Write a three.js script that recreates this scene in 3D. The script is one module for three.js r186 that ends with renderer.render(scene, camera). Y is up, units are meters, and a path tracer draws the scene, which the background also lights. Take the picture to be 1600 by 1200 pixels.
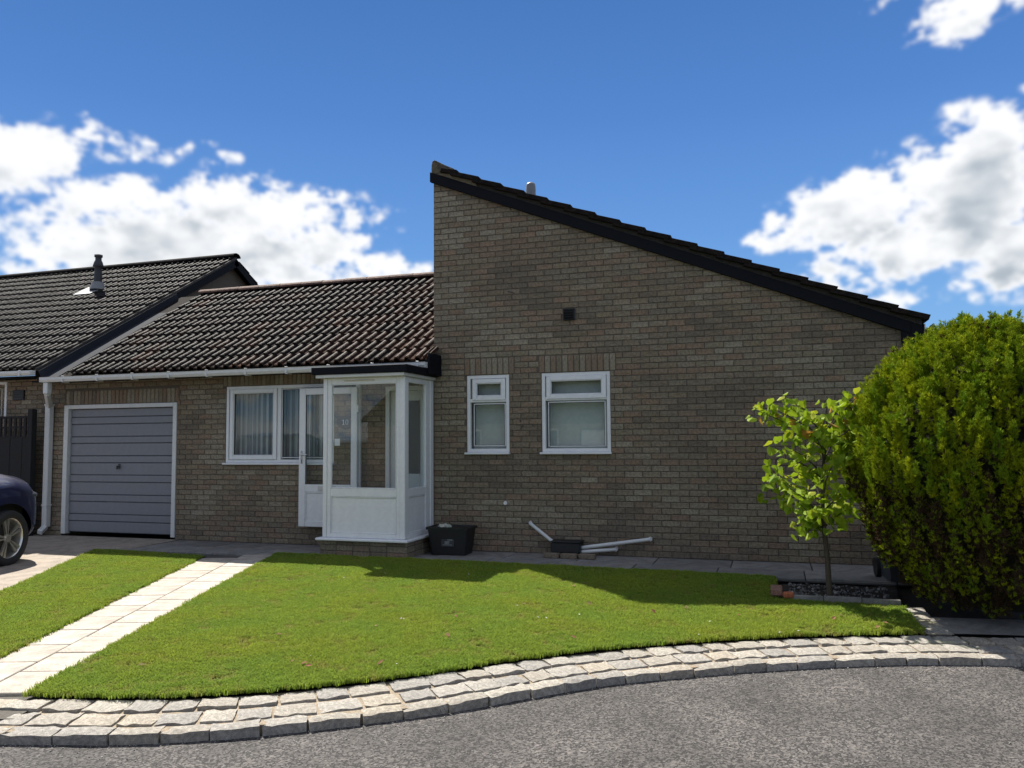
import * as THREE from 'three';
import { mergeGeometries, toCreasedNormals } from 'three/addons/utils/BufferGeometryUtils.js';
import { TextGeometry } from 'three/addons/geometries/TextGeometry.js';
import { FontLoader } from 'three/addons/loaders/FontLoader.js';
import { createNoise3D, createNoise2D } from 'simplex-noise';
import { Brush, Evaluator, SUBTRACTION } from 'three-bvh-csg';

// ---------------------------------------------------------------- camera
const scene = new THREE.Scene();
const camera = new THREE.PerspectiveCamera(51.09, 4 / 3, 0.05, 2000);
camera.position.set(4.3576, 1.3512, 10.0321);
{
  const yaw = 0.3122, pitch = 0.0694;
  const f = new THREE.Vector3(-Math.sin(yaw) * Math.cos(pitch), Math.sin(pitch), -Math.cos(yaw) * Math.cos(pitch));
  camera.lookAt(camera.position.clone().add(f));
  camera.rotateZ(-0.0081);
}
const renderer = new THREE.WebGLRenderer({ antialias: true });
renderer.toneMapping = THREE.LinearToneMapping;
const EXPOSURE = 2.2;
renderer.toneMappingExposure = EXPOSURE;
renderer.shadowMap.enabled = true;

// ---------------------------------------------------------------- random numbers and noise
function rng(seed) { let s = seed >>> 0; return () => { s = (s + 0x6d2b79f5) | 0; let t = Math.imul(s ^ (s >>> 15), 1 | s); t = (t + Math.imul(t ^ (t >>> 7), 61 | t)) ^ t; return ((t ^ (t >>> 14)) >>> 0) / 4294967296; }; }
const R = rng(7);
const rr = (a, b) => a + (b - a) * R();
const n3 = createNoise3D(rng(11)), n2 = createNoise2D(rng(12));
const clamp = (x, a = 0, b = 1) => Math.min(b, Math.max(a, x));
const sstep = (x, a, b) => { const t = clamp((x - a) / (b - a)); return t * t * (3 - 2 * t); };
const lerp = (a, b, t) => a + (b - a) * t;
const fbm3 = (x, y, z, o = 5) => { let s = 0, a = 0.5; for (let i = 0; i < o; i++) { s += a * n3(x, y, z); x *= 2.03; y *= 2.03; z *= 2.03; a *= 0.5; } return s; };
const fbm2 = (x, y, o = 4) => { let s = 0, a = 0.5; for (let i = 0; i < o; i++) { s += a * n2(x, y); x *= 2.03; y *= 2.03; a *= 0.5; } return s; };

// ---------------------------------------------------------------- sky and sun
{
  const W = 2048, H = 1024, data = new Float32Array(W * H * 4), D = Math.PI / 180;
  // clouds seen over the roofs: azimuth, elevation, half widths (degrees), weight
  const blobs = [[-139.4, 17.1, 3.0, 1.8, 1.0], [-136.5, 19.2, 0.9, 0.6, 0.8], [-133.7, 19.0, 2.3, 0.9, 0.6], [-130.9, 19.0, 1.6, 0.5, 0.5], [-127.9, 18.3, 0.9, 0.5, 0.55], [-129.8, 13.1, 8.8, 2.1, 1.15], [-134.9, 15.6, 3.2, 1.0, 0.9], [-125.8, 15.5, 6.5, 1.6, 1.0], [-120.1, 15.9, 1.3, 1.0, 0.7], [-120.6, 13.5, 2.7, 1.5, 0.9], [-116.8, 11.8, 1.6, 0.9, 0.8], [-139.7, 11.6, 1.5, 0.8, 0.8], [-137.7, 13.7, 2.5, 0.8, 0.8], [-135.5, 11.8, 3.4, 1.8, 1.0], [-123.6, 11.4, 3.9, 1.5, 0.9], [-77.7, 14.6, 3.7, 3.2, 1.2], [-84.6, 14.5, 3.6, 2.2, 1.1], [-88.4, 13.4, 2.4, 0.9, 0.85], [-76.3, 17.5, 2.8, 1.6, 1.1], [-80.5, 11.8, 5.2, 1.4, 1.0], [-75.0, 11.5, 2.5, 2.2, 1.1], [-82.4, 9.5, 2.3, 0.7, 0.7], [-78.1, 8.7, 1.7, 0.7, 0.5], [-86.3, 10.3, 2.4, 0.8, 0.7], [-77.7, 25.1, 2.1, 1.0, 0.9], [-74.6, 25.1, 1.6, 0.8, 0.8], [-82.1, 27.2, 1.5, 0.5, 0.5], [-74.5, 20.0, 0.5, 0.4, 0.6]];
  const field = (az, el, x, y, z) => {
    const wx = fbm3(x * 9 + 3, y * 14, z * 9, 4), wy = fbm3(x * 9, y * 14 + 7, z * 9 + 5, 4);
    let b = 0;
    const a2 = az + wx * 2.2, e2 = el + wy * 1.5;
    for (const [ca, ce, ra, re, w] of blobs) {
      const u = (a2 - ca) / ra, v = (e2 - ce) / re, q = u * u + v * v;
      if (q < 6) b = Math.max(b, w * Math.exp(-q * 0.62));
    }
    // the same kind of broken cumulus all round, outside the part of the sky described above
    const inView = sstep(az, -152, -144) * (1 - sstep(az, -72, -64)) * (1 - sstep(el, 31, 38));
    if (inView >= 1) return b;
    const k = 2.2 / (Math.max(y, 0.02) + 0.22);
    const g = fbm3(x * k + 5, 1.7, z * k + 2, 5) * 1.25 + 0.42;
    return lerp(g, b, inView);
  };
  const stops = [[0, 0.34, 0.57, 0.87], [7, 0.225, 0.47, 0.84], [14, 0.145, 0.345, 0.75], [22, 0.094, 0.250, 0.635], [30, 0.068, 0.195, 0.52], [90, 0.042, 0.13, 0.40]];
  const air = (e) => { e = clamp(e, 0, 90); let i = 0; while (i < stops.length - 2 && e > stops[i + 1][0]) i++; const t = (e - stops[i][0]) / (stops[i + 1][0] - stops[i][0]); return [1, 2, 3].map((k) => lerp(stops[i][k], stops[i + 1][k], t)); };
  for (let j = 0; j < H; j++) {
    const el = ((j + 0.5) / H - 0.5) * Math.PI, y = Math.sin(el), c = Math.cos(el), eld = el / D;
    for (let i = 0; i < W; i++) {
      const ro = ((i + 0.5) / W - 0.5) * 2 * Math.PI, x = Math.cos(ro) * c, z = Math.sin(ro) * c, o = (j * W + i) * 4;
      let [r, g, b] = air(eld);
      const az = ro / D;
      if (el > -0.02) {
        const f = field(az, eld, x, y, z);
        if (f > 0.1) {
          const fine = fbm3(x * 26, y * 40, z * 26, 5), veryfine = fbm3(x * 90, y * 120, z * 90, 3), keep = sstep(f, 0.12, 0.4);
          const core = sstep(f, 0.5, 0.95), dens = f + (fine * lerp(0.62, 0.34, core) + veryfine * lerp(0.26, 0.08, core)) * keep;
          const a = Math.pow(sstep(dens, 0.22, 0.72), 1.0);
          if (a > 0) {
            const up = field(az, eld + 1.4, x, y + 0.024, z);                  // cloud standing above this point takes light from it
            const shade = clamp((up - 0.42) * 0.85 + fine * 0.25 + fbm3(x * 9 + 9, y * 17, z * 9, 3) * 0.7, 0, 1) * sstep(dens, 0.55, 1.05);
            const cr = lerp(1.04, 0.45, shade), cg = lerp(1.045, 0.51, shade), cb = lerp(1.05, 0.57, shade);
            r = lerp(r, cr, a * 0.97); g = lerp(g, cg, a * 0.97); b = lerp(b, cb, a * 0.97);
          }
        }
      } else { const d = sstep(-el, 0.0, 0.15); r = lerp(r, 0.1, d); g = lerp(g, 0.1, d); b = lerp(b, 0.08, d); }
      data[o] = r / EXPOSURE; data[o + 1] = g / EXPOSURE; data[o + 2] = b / EXPOSURE; data[o + 3] = 1;
    }
  }
  const t = new THREE.DataTexture(data, W, H, THREE.RGBAFormat, THREE.FloatType);
  t.mapping = THREE.EquirectangularReflectionMapping; t.magFilter = THREE.LinearFilter; t.minFilter = THREE.LinearFilter; t.needsUpdate = true;
  scene.background = t; scene.environment = t;
}
const sun = new THREE.DirectionalLight(new THREE.Color(1.0, 0.95, 0.86), 5.0);
sun.position.set(-0.6 * 30, 30, -0.5 * 30);
sun.castShadow = true; sun.shadow.mapSize.set(4096, 4096);
Object.assign(sun.shadow.camera, { left: -20, right: 20, top: 20, bottom: -20, near: 1, far: 90 });
scene.add(sun); scene.add(sun.target);

// ---------------------------------------------------------------- helpers
const taken = new Map();
function numbered(n) { const k = taken.get(n) || 0; taken.set(n, k + 1); return k ? n + '_' + String(k).padStart(3, '0') : n; }
function tag(o, label, category, group, kind) { o.userData.label = label; o.userData.category = category; if (group) o.userData.group = group; if (kind) o.userData.kind = kind; return o; }
function mesh(name, geo, mat, parent) {
  const m = new THREE.Mesh(geo, mat); m.castShadow = true; m.receiveShadow = true;
  if (parent) { m.name = name; parent.add(m); } else { m.name = numbered(name); scene.add(m); }
  return m;
}
function thing(name, label, category, pos = [0, 0, 0], group) { const g = new THREE.Group(); g.name = numbered(name); g.position.set(...pos); scene.add(g); tag(g, label, category, group); return g; }
function metreUV(g, s = 1, ox = 0, oy = 0) {           // texture coordinates in metres, by the way each face points
  const p = g.attributes.position, n = g.attributes.normal, uv = new Float32Array(p.count * 2);
  for (let i = 0; i < p.count; i++) {
    const ax = Math.abs(n.getX(i)), ay = Math.abs(n.getY(i)), az = Math.abs(n.getZ(i));
    let u, v;
    if (az >= ax && az >= ay) { u = p.getX(i); v = p.getY(i); } else if (ax >= ay) { u = p.getZ(i); v = p.getY(i); } else { u = p.getX(i); v = p.getZ(i); }
    uv[2 * i] = u * s + ox; uv[2 * i + 1] = v * s + oy;
  }
  g.setAttribute('uv', new THREE.BufferAttribute(uv, 2)); return g;
}
function flat(g) { if (g.index) g = g.toNonIndexed(); g.computeVertexNormals(); return g; }
// box given by its limits, with chamfered edges
function cbox(x0, x1, y0, y1, z0, z1, c = 0.004) {
  const X = [x0, x1], Y = [y0, y1], Z = [z0, z1], pos = [];
  c = Math.min(c, (x1 - x0) * 0.45, (y1 - y0) * 0.45, (z1 - z0) * 0.45);
  const V = (sx, sy, sz, ax) => { // corner vertex belonging to the face with axis ax
    const p = [X[sx], Y[sy], Z[sz]]; const d = [sx ? -c : c, sy ? -c : c, sz ? -c : c];
    for (let k = 0; k < 3; k++) if (k !== ax) p[k] += d[k];
    return p;
  };
  const cen = [(x0 + x1) / 2, (y0 + y1) / 2, (z0 + z1) / 2];
  const tri = (a, b, d) => {
    const e1 = [b[0] - a[0], b[1] - a[1], b[2] - a[2]], e2 = [d[0] - a[0], d[1] - a[1], d[2] - a[2]];
    const n = [e1[1] * e2[2] - e1[2] * e2[1], e1[2] * e2[0] - e1[0] * e2[2], e1[0] * e2[1] - e1[1] * e2[0]];
    const o = (a[0] + b[0] + d[0]) / 3 - cen[0], p = (a[1] + b[1] + d[1]) / 3 - cen[1], q = (a[2] + b[2] + d[2]) / 3 - cen[2];
    if (n[0] * o + n[1] * p + n[2] * q < 0) pos.push(...a, ...d, ...b); else pos.push(...a, ...b, ...d);
  };
  const quad = (a, b, d, e) => { tri(a, b, d); tri(a, d, e); };
  for (let ax = 0; ax < 3; ax++) for (let s = 0; s < 2; s++) {
    const q = [[0, 0], [1, 0], [1, 1], [0, 1]].map(([i, j]) => { const k = [0, 0, 0]; k[ax] = s; k[(ax + 1) % 3] = i; k[(ax + 2) % 3] = j; return V(...k, ax); });
    quad(...q);
  }
  for (let ax = 0; ax < 3; ax++) for (let i = 0; i < 2; i++) for (let j = 0; j < 2; j++) {   // edges along ax
    const b = (ax + 1) % 3, d = (ax + 2) % 3, k0 = [0, 0, 0], k1 = [0, 0, 0];
    k0[b] = k1[b] = i; k0[d] = k1[d] = j; k0[ax] = 0; k1[ax] = 1;
    quad(V(...k0, b), V(...k1, b), V(...k1, d), V(...k0, d));
  }
  for (let i = 0; i < 2; i++) for (let j = 0; j < 2; j++) for (let k = 0; k < 2; k++) tri(V(i, j, k, 0), V(i, j, k, 1), V(i, j, k, 2));
  const g = new THREE.BufferGeometry(); g.setAttribute('position', new THREE.Float32BufferAttribute(pos, 3)); g.computeVertexNormals();
  return metreUV(g);
}
function merge(list, keep1 = false) { return mergeGeometries(list.map((g) => { let q = g.index ? g.toNonIndexed() : g; for (const k of Object.keys(q.attributes)) if (!['position', 'normal', 'uv', 'color', ...(keep1 ? ['uv1'] : [])].includes(k)) q.deleteAttribute(k); return q; }), false); }
function extrude(pts, depth, holes = [], bevel = 0) {      // outline in x,y; runs from z = 0 to depth
  const s = new THREE.Shape(pts.map(([x, y]) => new THREE.Vector2(x, y)));
  for (const h of holes) s.holes.push(new THREE.Path(h.map(([x, y]) => new THREE.Vector2(x, y))));
  const g = new THREE.ExtrudeGeometry(s, { depth, bevelEnabled: bevel > 0, bevelSize: bevel, bevelThickness: bevel, bevelSegments: 1, steps: 1 });
  return metreUV(flat(g));
}
function prismX(pts, x0, x1) {                             // outline in z,y; runs along x
  const g = extrude(pts.map(([z, y]) => [-z, y]), x1 - x0); g.rotateY(Math.PI / 2); g.translate(x0, 0, 0); return metreUV(flat(g));
}
function tube(pts, r, seg = 24, rad = 10) {
  const path = new THREE.CurvePath(); const v = pts.map((p) => new THREE.Vector3(...p));
  for (let i = 0; i + 1 < v.length; i++) path.add(new THREE.LineCurve3(v[i], v[i + 1]));
  return metreUV(new THREE.TubeGeometry(v.length > 2 ? new THREE.CatmullRomCurve3(v, false, 'catmullrom', 0.1) : path, seg, r, rad, false).toNonIndexed());
}
function bar(a, b, r0, r1 = r0, rad = 8) {                 // closed tapered rod
  const A = new THREE.Vector3(...a), B = new THREE.Vector3(...b), L = A.distanceTo(B);
  const g = new THREE.CylinderGeometry(r1, r0, L, rad, 1); g.translate(0, L / 2, 0);
  g.applyQuaternion(new THREE.Quaternion().setFromUnitVectors(new THREE.Vector3(0, 1, 0), B.clone().sub(A).normalize())); g.translate(...a); return g.toNonIndexed();
}

// ---------------------------------------------------------------- textures
function dataTex(size, fn, srgb = true) {
  const d = new Uint8Array(size * size * 4);
  for (let y = 0; y < size; y++) for (let x = 0; x < size; x++) { const c = fn(x / size, y / size, x, y), o = (y * size + x) * 4; d[o] = clamp(c[0]) * 255; d[o + 1] = clamp(c[1]) * 255; d[o + 2] = clamp(c[2]) * 255; d[o + 3] = 255; }
  const t = new THREE.DataTexture(d, size, size, THREE.RGBAFormat, THREE.UnsignedByteType);
  t.wrapS = t.wrapT = THREE.RepeatWrapping; t.magFilter = THREE.LinearFilter; t.minFilter = THREE.LinearMipmapLinearFilter; t.generateMipmaps = true;
  if (srgb) t.colorSpace = THREE.SRGBColorSpace; t.needsUpdate = true; return t;
}
// noise that repeats at the edges of the texture
const tnoise = (u, v, f, s = 0) => { const a = u * 2 * Math.PI, b = v * 2 * Math.PI, r = f / (2 * Math.PI); return n3(Math.cos(a) * r + s + Math.cos(b) * r * 0.73, Math.sin(a) * r + s * 1.3 + Math.sin(b) * r * 0.51, Math.cos(b) * r * 0.68 - Math.sin(b) * r * 0.86 + s * 0.7); };
function grainTex(size, amp, freqs, seed = 0, speck = 0) { const q = rng(seed + 99); return dataTex(size, (u, v) => { let s = 0; for (const [f, a] of freqs) s += a * tnoise(u, v, f, seed + f); s += (q() - 0.5) * speck; const w = 0.92 + amp * s; return [w, w, w]; }); }
const tGrain = grainTex(512, 0.16, [[12, 0.7], [40, 0.7], [120, 0.6]], 1, 0.5);
const tFine = grainTex(256, 0.022, [[6, 0.8], [30, 0.6]], 2, 0.3);
const tStone = dataTex(512, (u, v) => { const a = tnoise(u, v, 14, 3), b = tnoise(u, v, 60, 5), c = tnoise(u, v, 160, 8); let w = 0.84 + 0.12 * a + 0.14 * b + 0.12 * c; const dk = sstep(b + c * 0.6, 0.55, 0.95); w = lerp(w, 0.34, dk * 0.8); return [w, w * 0.985, w * 0.955]; });
const tAsphalt = (() => {
  const S = 1024, q = rng(31), acc = new Float32Array(S * S).fill(0), tint = new Float32Array(S * S);
  for (let k = 0; k < 52000; k++) {                     // crushed stones pressed into dark binder
    const cx = q() * S, cy = q() * S, r = 1.4 + q() * q() * 4.2, val = 0.25 + q() * 0.75, e = 0.7 + q() * 0.6, th = q() * 3.1416, ct = Math.cos(th), st = Math.sin(th);
    for (let dy = -6; dy <= 6; dy++) for (let dx = -6; dx <= 6; dx++) { const a = (dx * ct + dy * st) / e, b = (-dx * st + dy * ct) * e; if (a * a + b * b < r * r) { const i = ((Math.floor(cy + dy) + S) % S) * S + ((Math.floor(cx + dx) + S) % S); acc[i] = val; tint[i] = q(); } }
  }
  return dataTex(S, (u, v, x, y) => { const a = acc[y * S + x]; const m = 1 + 0.13 * tnoise(u, v, 3, 2) + 0.08 * tnoise(u, v, 16, 4); const w = (a === 0 ? 0.30 : 0.42 + 0.34 * a) * m; return [w * 1.0, w * 0.975, w * 0.955]; });
})();
const tConcrete = grainTex(512, 0.10, [[5, 0.9], [18, 0.6], [70, 0.6], [170, 0.5]], 5, 0.5);
const tSoil = dataTex(256, (u, v) => { const w = 0.55 + 0.25 * tnoise(u, v, 20, 1) + 0.25 * tnoise(u, v, 70, 2); return [w, w * 0.93, w * 0.84]; });

const col = (r, g, b) => new THREE.Color().setRGB(r, g, b);
const rep = (t, s) => { const c = t.clone(); c.repeat.set(s, s); c.needsUpdate = true; return c; };
const std = (r, g, b, rough = 0.8, extra = {}) => new THREE.MeshStandardMaterial({ color: col(r, g, b), roughness: rough, side: THREE.DoubleSide, ...extra });
const tG3 = rep(tGrain, 3), tF2 = rep(tFine, 2), tSt = rep(tStone, 2.2), tCo = rep(tConcrete, 0.9);
const M = {
  mortar: std(0.115, 0.095, 0.075, 0.95, { map: tG3 }),
  upvc: new THREE.MeshPhysicalMaterial({ color: col(0.80, 0.81, 0.815), roughness: 0.32, map: tF2, side: THREE.DoubleSide }),
  upvcOld: new THREE.MeshPhysicalMaterial({ color: col(0.66, 0.665, 0.645), roughness: 0.42, map: tF2, side: THREE.DoubleSide }),
  seal: std(0.03, 0.03, 0.032, 0.6),
  glass: new THREE.MeshPhysicalMaterial({ color: col(0.93, 0.965, 0.95), roughness: 0.0, transmission: 1, thickness: 0, ior: 1.52, side: THREE.DoubleSide }),
  frosted: new THREE.MeshPhysicalMaterial({ color: col(0.80, 0.87, 0.85), roughness: 0.35, transmission: 1, thickness: 0, ior: 1.5, side: THREE.DoubleSide }),
  fasciaBlack: new THREE.MeshPhysicalMaterial({ color: col(0.006, 0.007, 0.0105), roughness: 0.7, specularIntensity: 0.25, map: tF2, side: THREE.DoubleSide }),
  blackPlastic: std(0.009, 0.010, 0.012, 0.5, { map: tF2 }),
  lead: new THREE.MeshPhysicalMaterial({ color: col(0.026, 0.030, 0.040), roughness: 0.9, specularIntensity: 0.3, map: tG3, side: THREE.DoubleSide }),
  garage: std(0.20, 0.207, 0.225, 0.5, { map: tF2 }),
  metal: new THREE.MeshStandardMaterial({ color: col(0.62, 0.62, 0.62), roughness: 0.25, metalness: 1 }),
  darkMetal: std(0.03, 0.03, 0.032, 0.4),
  plaster: std(0.42, 0.40, 0.36, 0.9),
  blind: std(0.47, 0.52, 0.50, 0.9, { map: tF2 }),
  concrete: std(0.30, 0.25, 0.20, 0.92, { map: tCo }),
  oldConcrete: std(0.20, 0.19, 0.175, 0.95, { map: tCo }),
  soil: std(0.055, 0.042, 0.031, 1, { map: rep(tSoil, 1.6) }),
  fence: std(0.008, 0.0075, 0.008, 0.85, { map: tG3 }),
  flue: std(0.02, 0.02, 0.023, 0.55),
  zinc: std(0.20, 0.205, 0.21, 0.5, { map: tG3 }),
  asphalt: std(0.205, 0.195, 0.190, 0.93, { map: rep(tAsphalt, 0.45), bumpMap: rep(tAsphalt, 0.45), bumpScale: 0.008 }),
  red: std(0.30, 0.10, 0.06, 0.9, { map: tG3 }),
  bark: std(0.075, 0.058, 0.043, 0.95, { map: rep(tGrain, 6), bumpMap: rep(tGrain, 6), bumpScale: 0.004 }),
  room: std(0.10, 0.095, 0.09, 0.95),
};

// ---------------------------------------------------------------- the lie of the land
// front edge of the lawn (inner edge of the kerb), as z over x
const EDGE = [[-16, 8.2], [-10, 7.5], [-6, 7.05], [-3, 6.72], [-1, 6.37], [-0.04, 6.15], [0.95, 5.86], [1.92, 5.22], [2.95, 4.23], [4.28, 3.40], [5.33, 2.98], [6.3, 2.80], [8, 2.72], [12, 2.9], [16, 3.3]];
const edgeCurve = new THREE.CatmullRomCurve3(EDGE.map(([x, z]) => new THREE.Vector3(x, 0, z)), false, 'centripetal');
const edgePts = edgeCurve.getPoints(600);
function zEdge(x) { let lo = 0, hi = edgePts.length - 1; if (x <= edgePts[0].x) return edgePts[0].z; if (x >= edgePts[hi].x) return edgePts[hi].z; while (hi - lo > 1) { const m = (lo + hi) >> 1; if (edgePts[m].x > x) hi = m; else lo = m; } return lerp(edgePts[lo].z, edgePts[hi].z, (x - edgePts[lo].x) / (edgePts[hi].x - edgePts[lo].x)); }
const GY = -0.10;
function Hy(x, z) { const ze = zEdge(x); const s = clamp((z - 1) / Math.max(0.8, ze - 1), 0, 1); return GY - 0.10 * s; }
const ROAD = -0.292;
function sheet(poly, step, lift, fn = Hy) {               // ground sheet: triangulated grid clipped to a polygon by subdividing its edges
  const xs = poly.map((p) => p[0]), zs = poly.map((p) => p[1]);
  const x0 = Math.min(...xs), x1 = Math.max(...xs), z0 = Math.min(...zs), z1 = Math.max(...zs);
  const clipTo = (pts, f) => { const out = []; for (let i = 0; i < pts.length; i++) { const a = pts[i], b = pts[(i + 1) % pts.length], fa = f(a), fb = f(b); if (fa >= 0) out.push(a); if (fa * fb < 0) { const t = fa / (fa - fb); out.push([lerp(a[0], b[0], t), lerp(a[1], b[1], t)]); } } return out; };
  const pos = [];
  const tris = THREE.ShapeUtils.triangulateShape(poly.map(([x, z]) => new THREE.Vector2(x, z)), []);
  for (const t of tris) {
    const P = t.map((i) => poly[i]); const area = (P[1][0] - P[0][0]) * (P[2][1] - P[0][1]) - (P[2][0] - P[0][0]) * (P[1][1] - P[0][1]); if (area < 0) P.reverse();
    const tx0 = Math.min(...P.map((p) => p[0])), tx1 = Math.max(...P.map((p) => p[0])), tz0 = Math.min(...P.map((p) => p[1])), tz1 = Math.max(...P.map((p) => p[1]));
    for (let i = Math.floor(tx0 / step); i * step < tx1; i++) {
      let s = clipTo(P, (p) => p[0] - i * step); s = clipTo(s, (p) => (i + 1) * step - p[0]); if (s.length < 3) continue;
      for (let j = Math.floor(tz0 / step); j * step < tz1; j++) {
        let c = clipTo(s, (p) => p[1] - j * step); if (c.length < 3) continue; c = clipTo(c, (p) => (j + 1) * step - p[1]); if (c.length < 3) continue;
        for (let k = 1; k + 1 < c.length; k++) for (const q of [c[0], c[k + 1], c[k]]) pos.push(q[0], fn(q[0], q[1]) + lift, q[1]);
      }
    }
  }
  const g = new THREE.BufferGeometry(); g.setAttribute('position', new THREE.Float32BufferAttribute(pos, 3)); g.computeVertexNormals(); return metreUV(g);
}
const edgeSlice = (xa, xb, off = 0, n = 40) => { const o = []; for (let i = 0; i <= n; i++) { const x = lerp(xa, xb, i / n); const d = 0.01, sl = (zEdge(x + d) - zEdge(x - d)) / (2 * d), L = Math.hypot(1, sl); o.push([x - off * sl / L, zEdge(x) + off / L]); } return o; };

tag(mesh('ground', (() => { const g = new THREE.PlaneGeometry(900, 900).rotateX(-Math.PI / 2).toNonIndexed(); g.translate(0, -0.62, 0); return metreUV(g); })(), std(0.09, 0.11, 0.045, 1, { map: rep(tSoil, 0.5) }), null), 'dull green open ground reaching to the horizon around the plot', 'ground', null, 'structure');
tag(mesh('soil', sheet([[-16, -9], [14, -9], ...edgeSlice(-16, 14, 0.0, 60).reverse()], 0.8, -0.05), M.soil, null), 'bare brown soil of the plot around the house', 'soil', null, 'structure');
tag(mesh('road', (() => { const o = edgeSlice(-16, 14, 0.475, 120); const g = sheet([...o, [60, 10], [60, 45], [-60, 45], [-60, 12]], 4, 0, () => ROAD); return g; })(), M.asphalt, null), 'grey worn asphalt road curving past the kerb', 'road', null, 'structure');

// ---------------------------------------------------------------- kerb of granite setts
function rockGeo(w, h, d, seed, rough, nx = 5, nz = 3) {       // hewn block: uneven top, broken edges; centre of top at origin
  const q = rng(seed), pos = [], P = [];
  for (let j = 0; j <= nz; j++) for (let i = 0; i <= nx; i++) {
    const u = i / nx - 0.5, v = j / nz - 0.5, e = Math.max(Math.abs(u), Math.abs(v)) > 0.49;
    P.push([u * w + (q() - 0.5) * 0.009, (e ? -0.003 - q() * 0.008 : 0) + (q() - 0.5) * rough, v * d + (q() - 0.5) * 0.009]);
  }
  const at = (i, j) => P[j * (nx + 1) + i];
  const quad = (a, b, c, e) => pos.push(...a, ...b, ...c, ...a, ...c, ...e);
  for (let j = 0; j < nz; j++) for (let i = 0; i < nx; i++) quad(at(i, j), at(i, j + 1), at(i + 1, j + 1), at(i + 1, j));
  const low = (p, k = 1) => [p[0] * k, -h, p[2] * k + (q() - 0.5) * 0.004];
  for (let i = 0; i < nx; i++) { quad(at(i + 1, 0), low(at(i + 1, 0)), low(at(i, 0)), at(i, 0)); quad(at(i, nz), low(at(i, nz)), low(at(i + 1, nz)), at(i + 1, nz)); }
  for (let j = 0; j < nz; j++) { quad(at(0, j), low(at(0, j)), low(at(0, j + 1)), at(0, j + 1)); quad(at(nx, j + 1), low(at(nx, j + 1)), low(at(nx, j)), at(nx, j)); }
  let g = new THREE.BufferGeometry(); g.setAttribute('position', new THREE.Float32BufferAttribute(pos, 3)); g.computeVertexNormals();
  g = metreUV(g, 1, q(), q());
  g = toCreasedNormals(g, 0.55);
  return g;
}
const stoneMats = [[0.4435, 0.4237, 0.396], [0.396, 0.3802, 0.3604], [0.491, 0.4633, 0.4198], [0.4198, 0.392, 0.3524], [0.3564, 0.3445, 0.3326], [0.4752, 0.4316, 0.3683]].map(([r, g, b]) => std(r, g, b, 0.9, { map: tSt, bumpMap: tSt, bumpScale: 0.0035 }));
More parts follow.
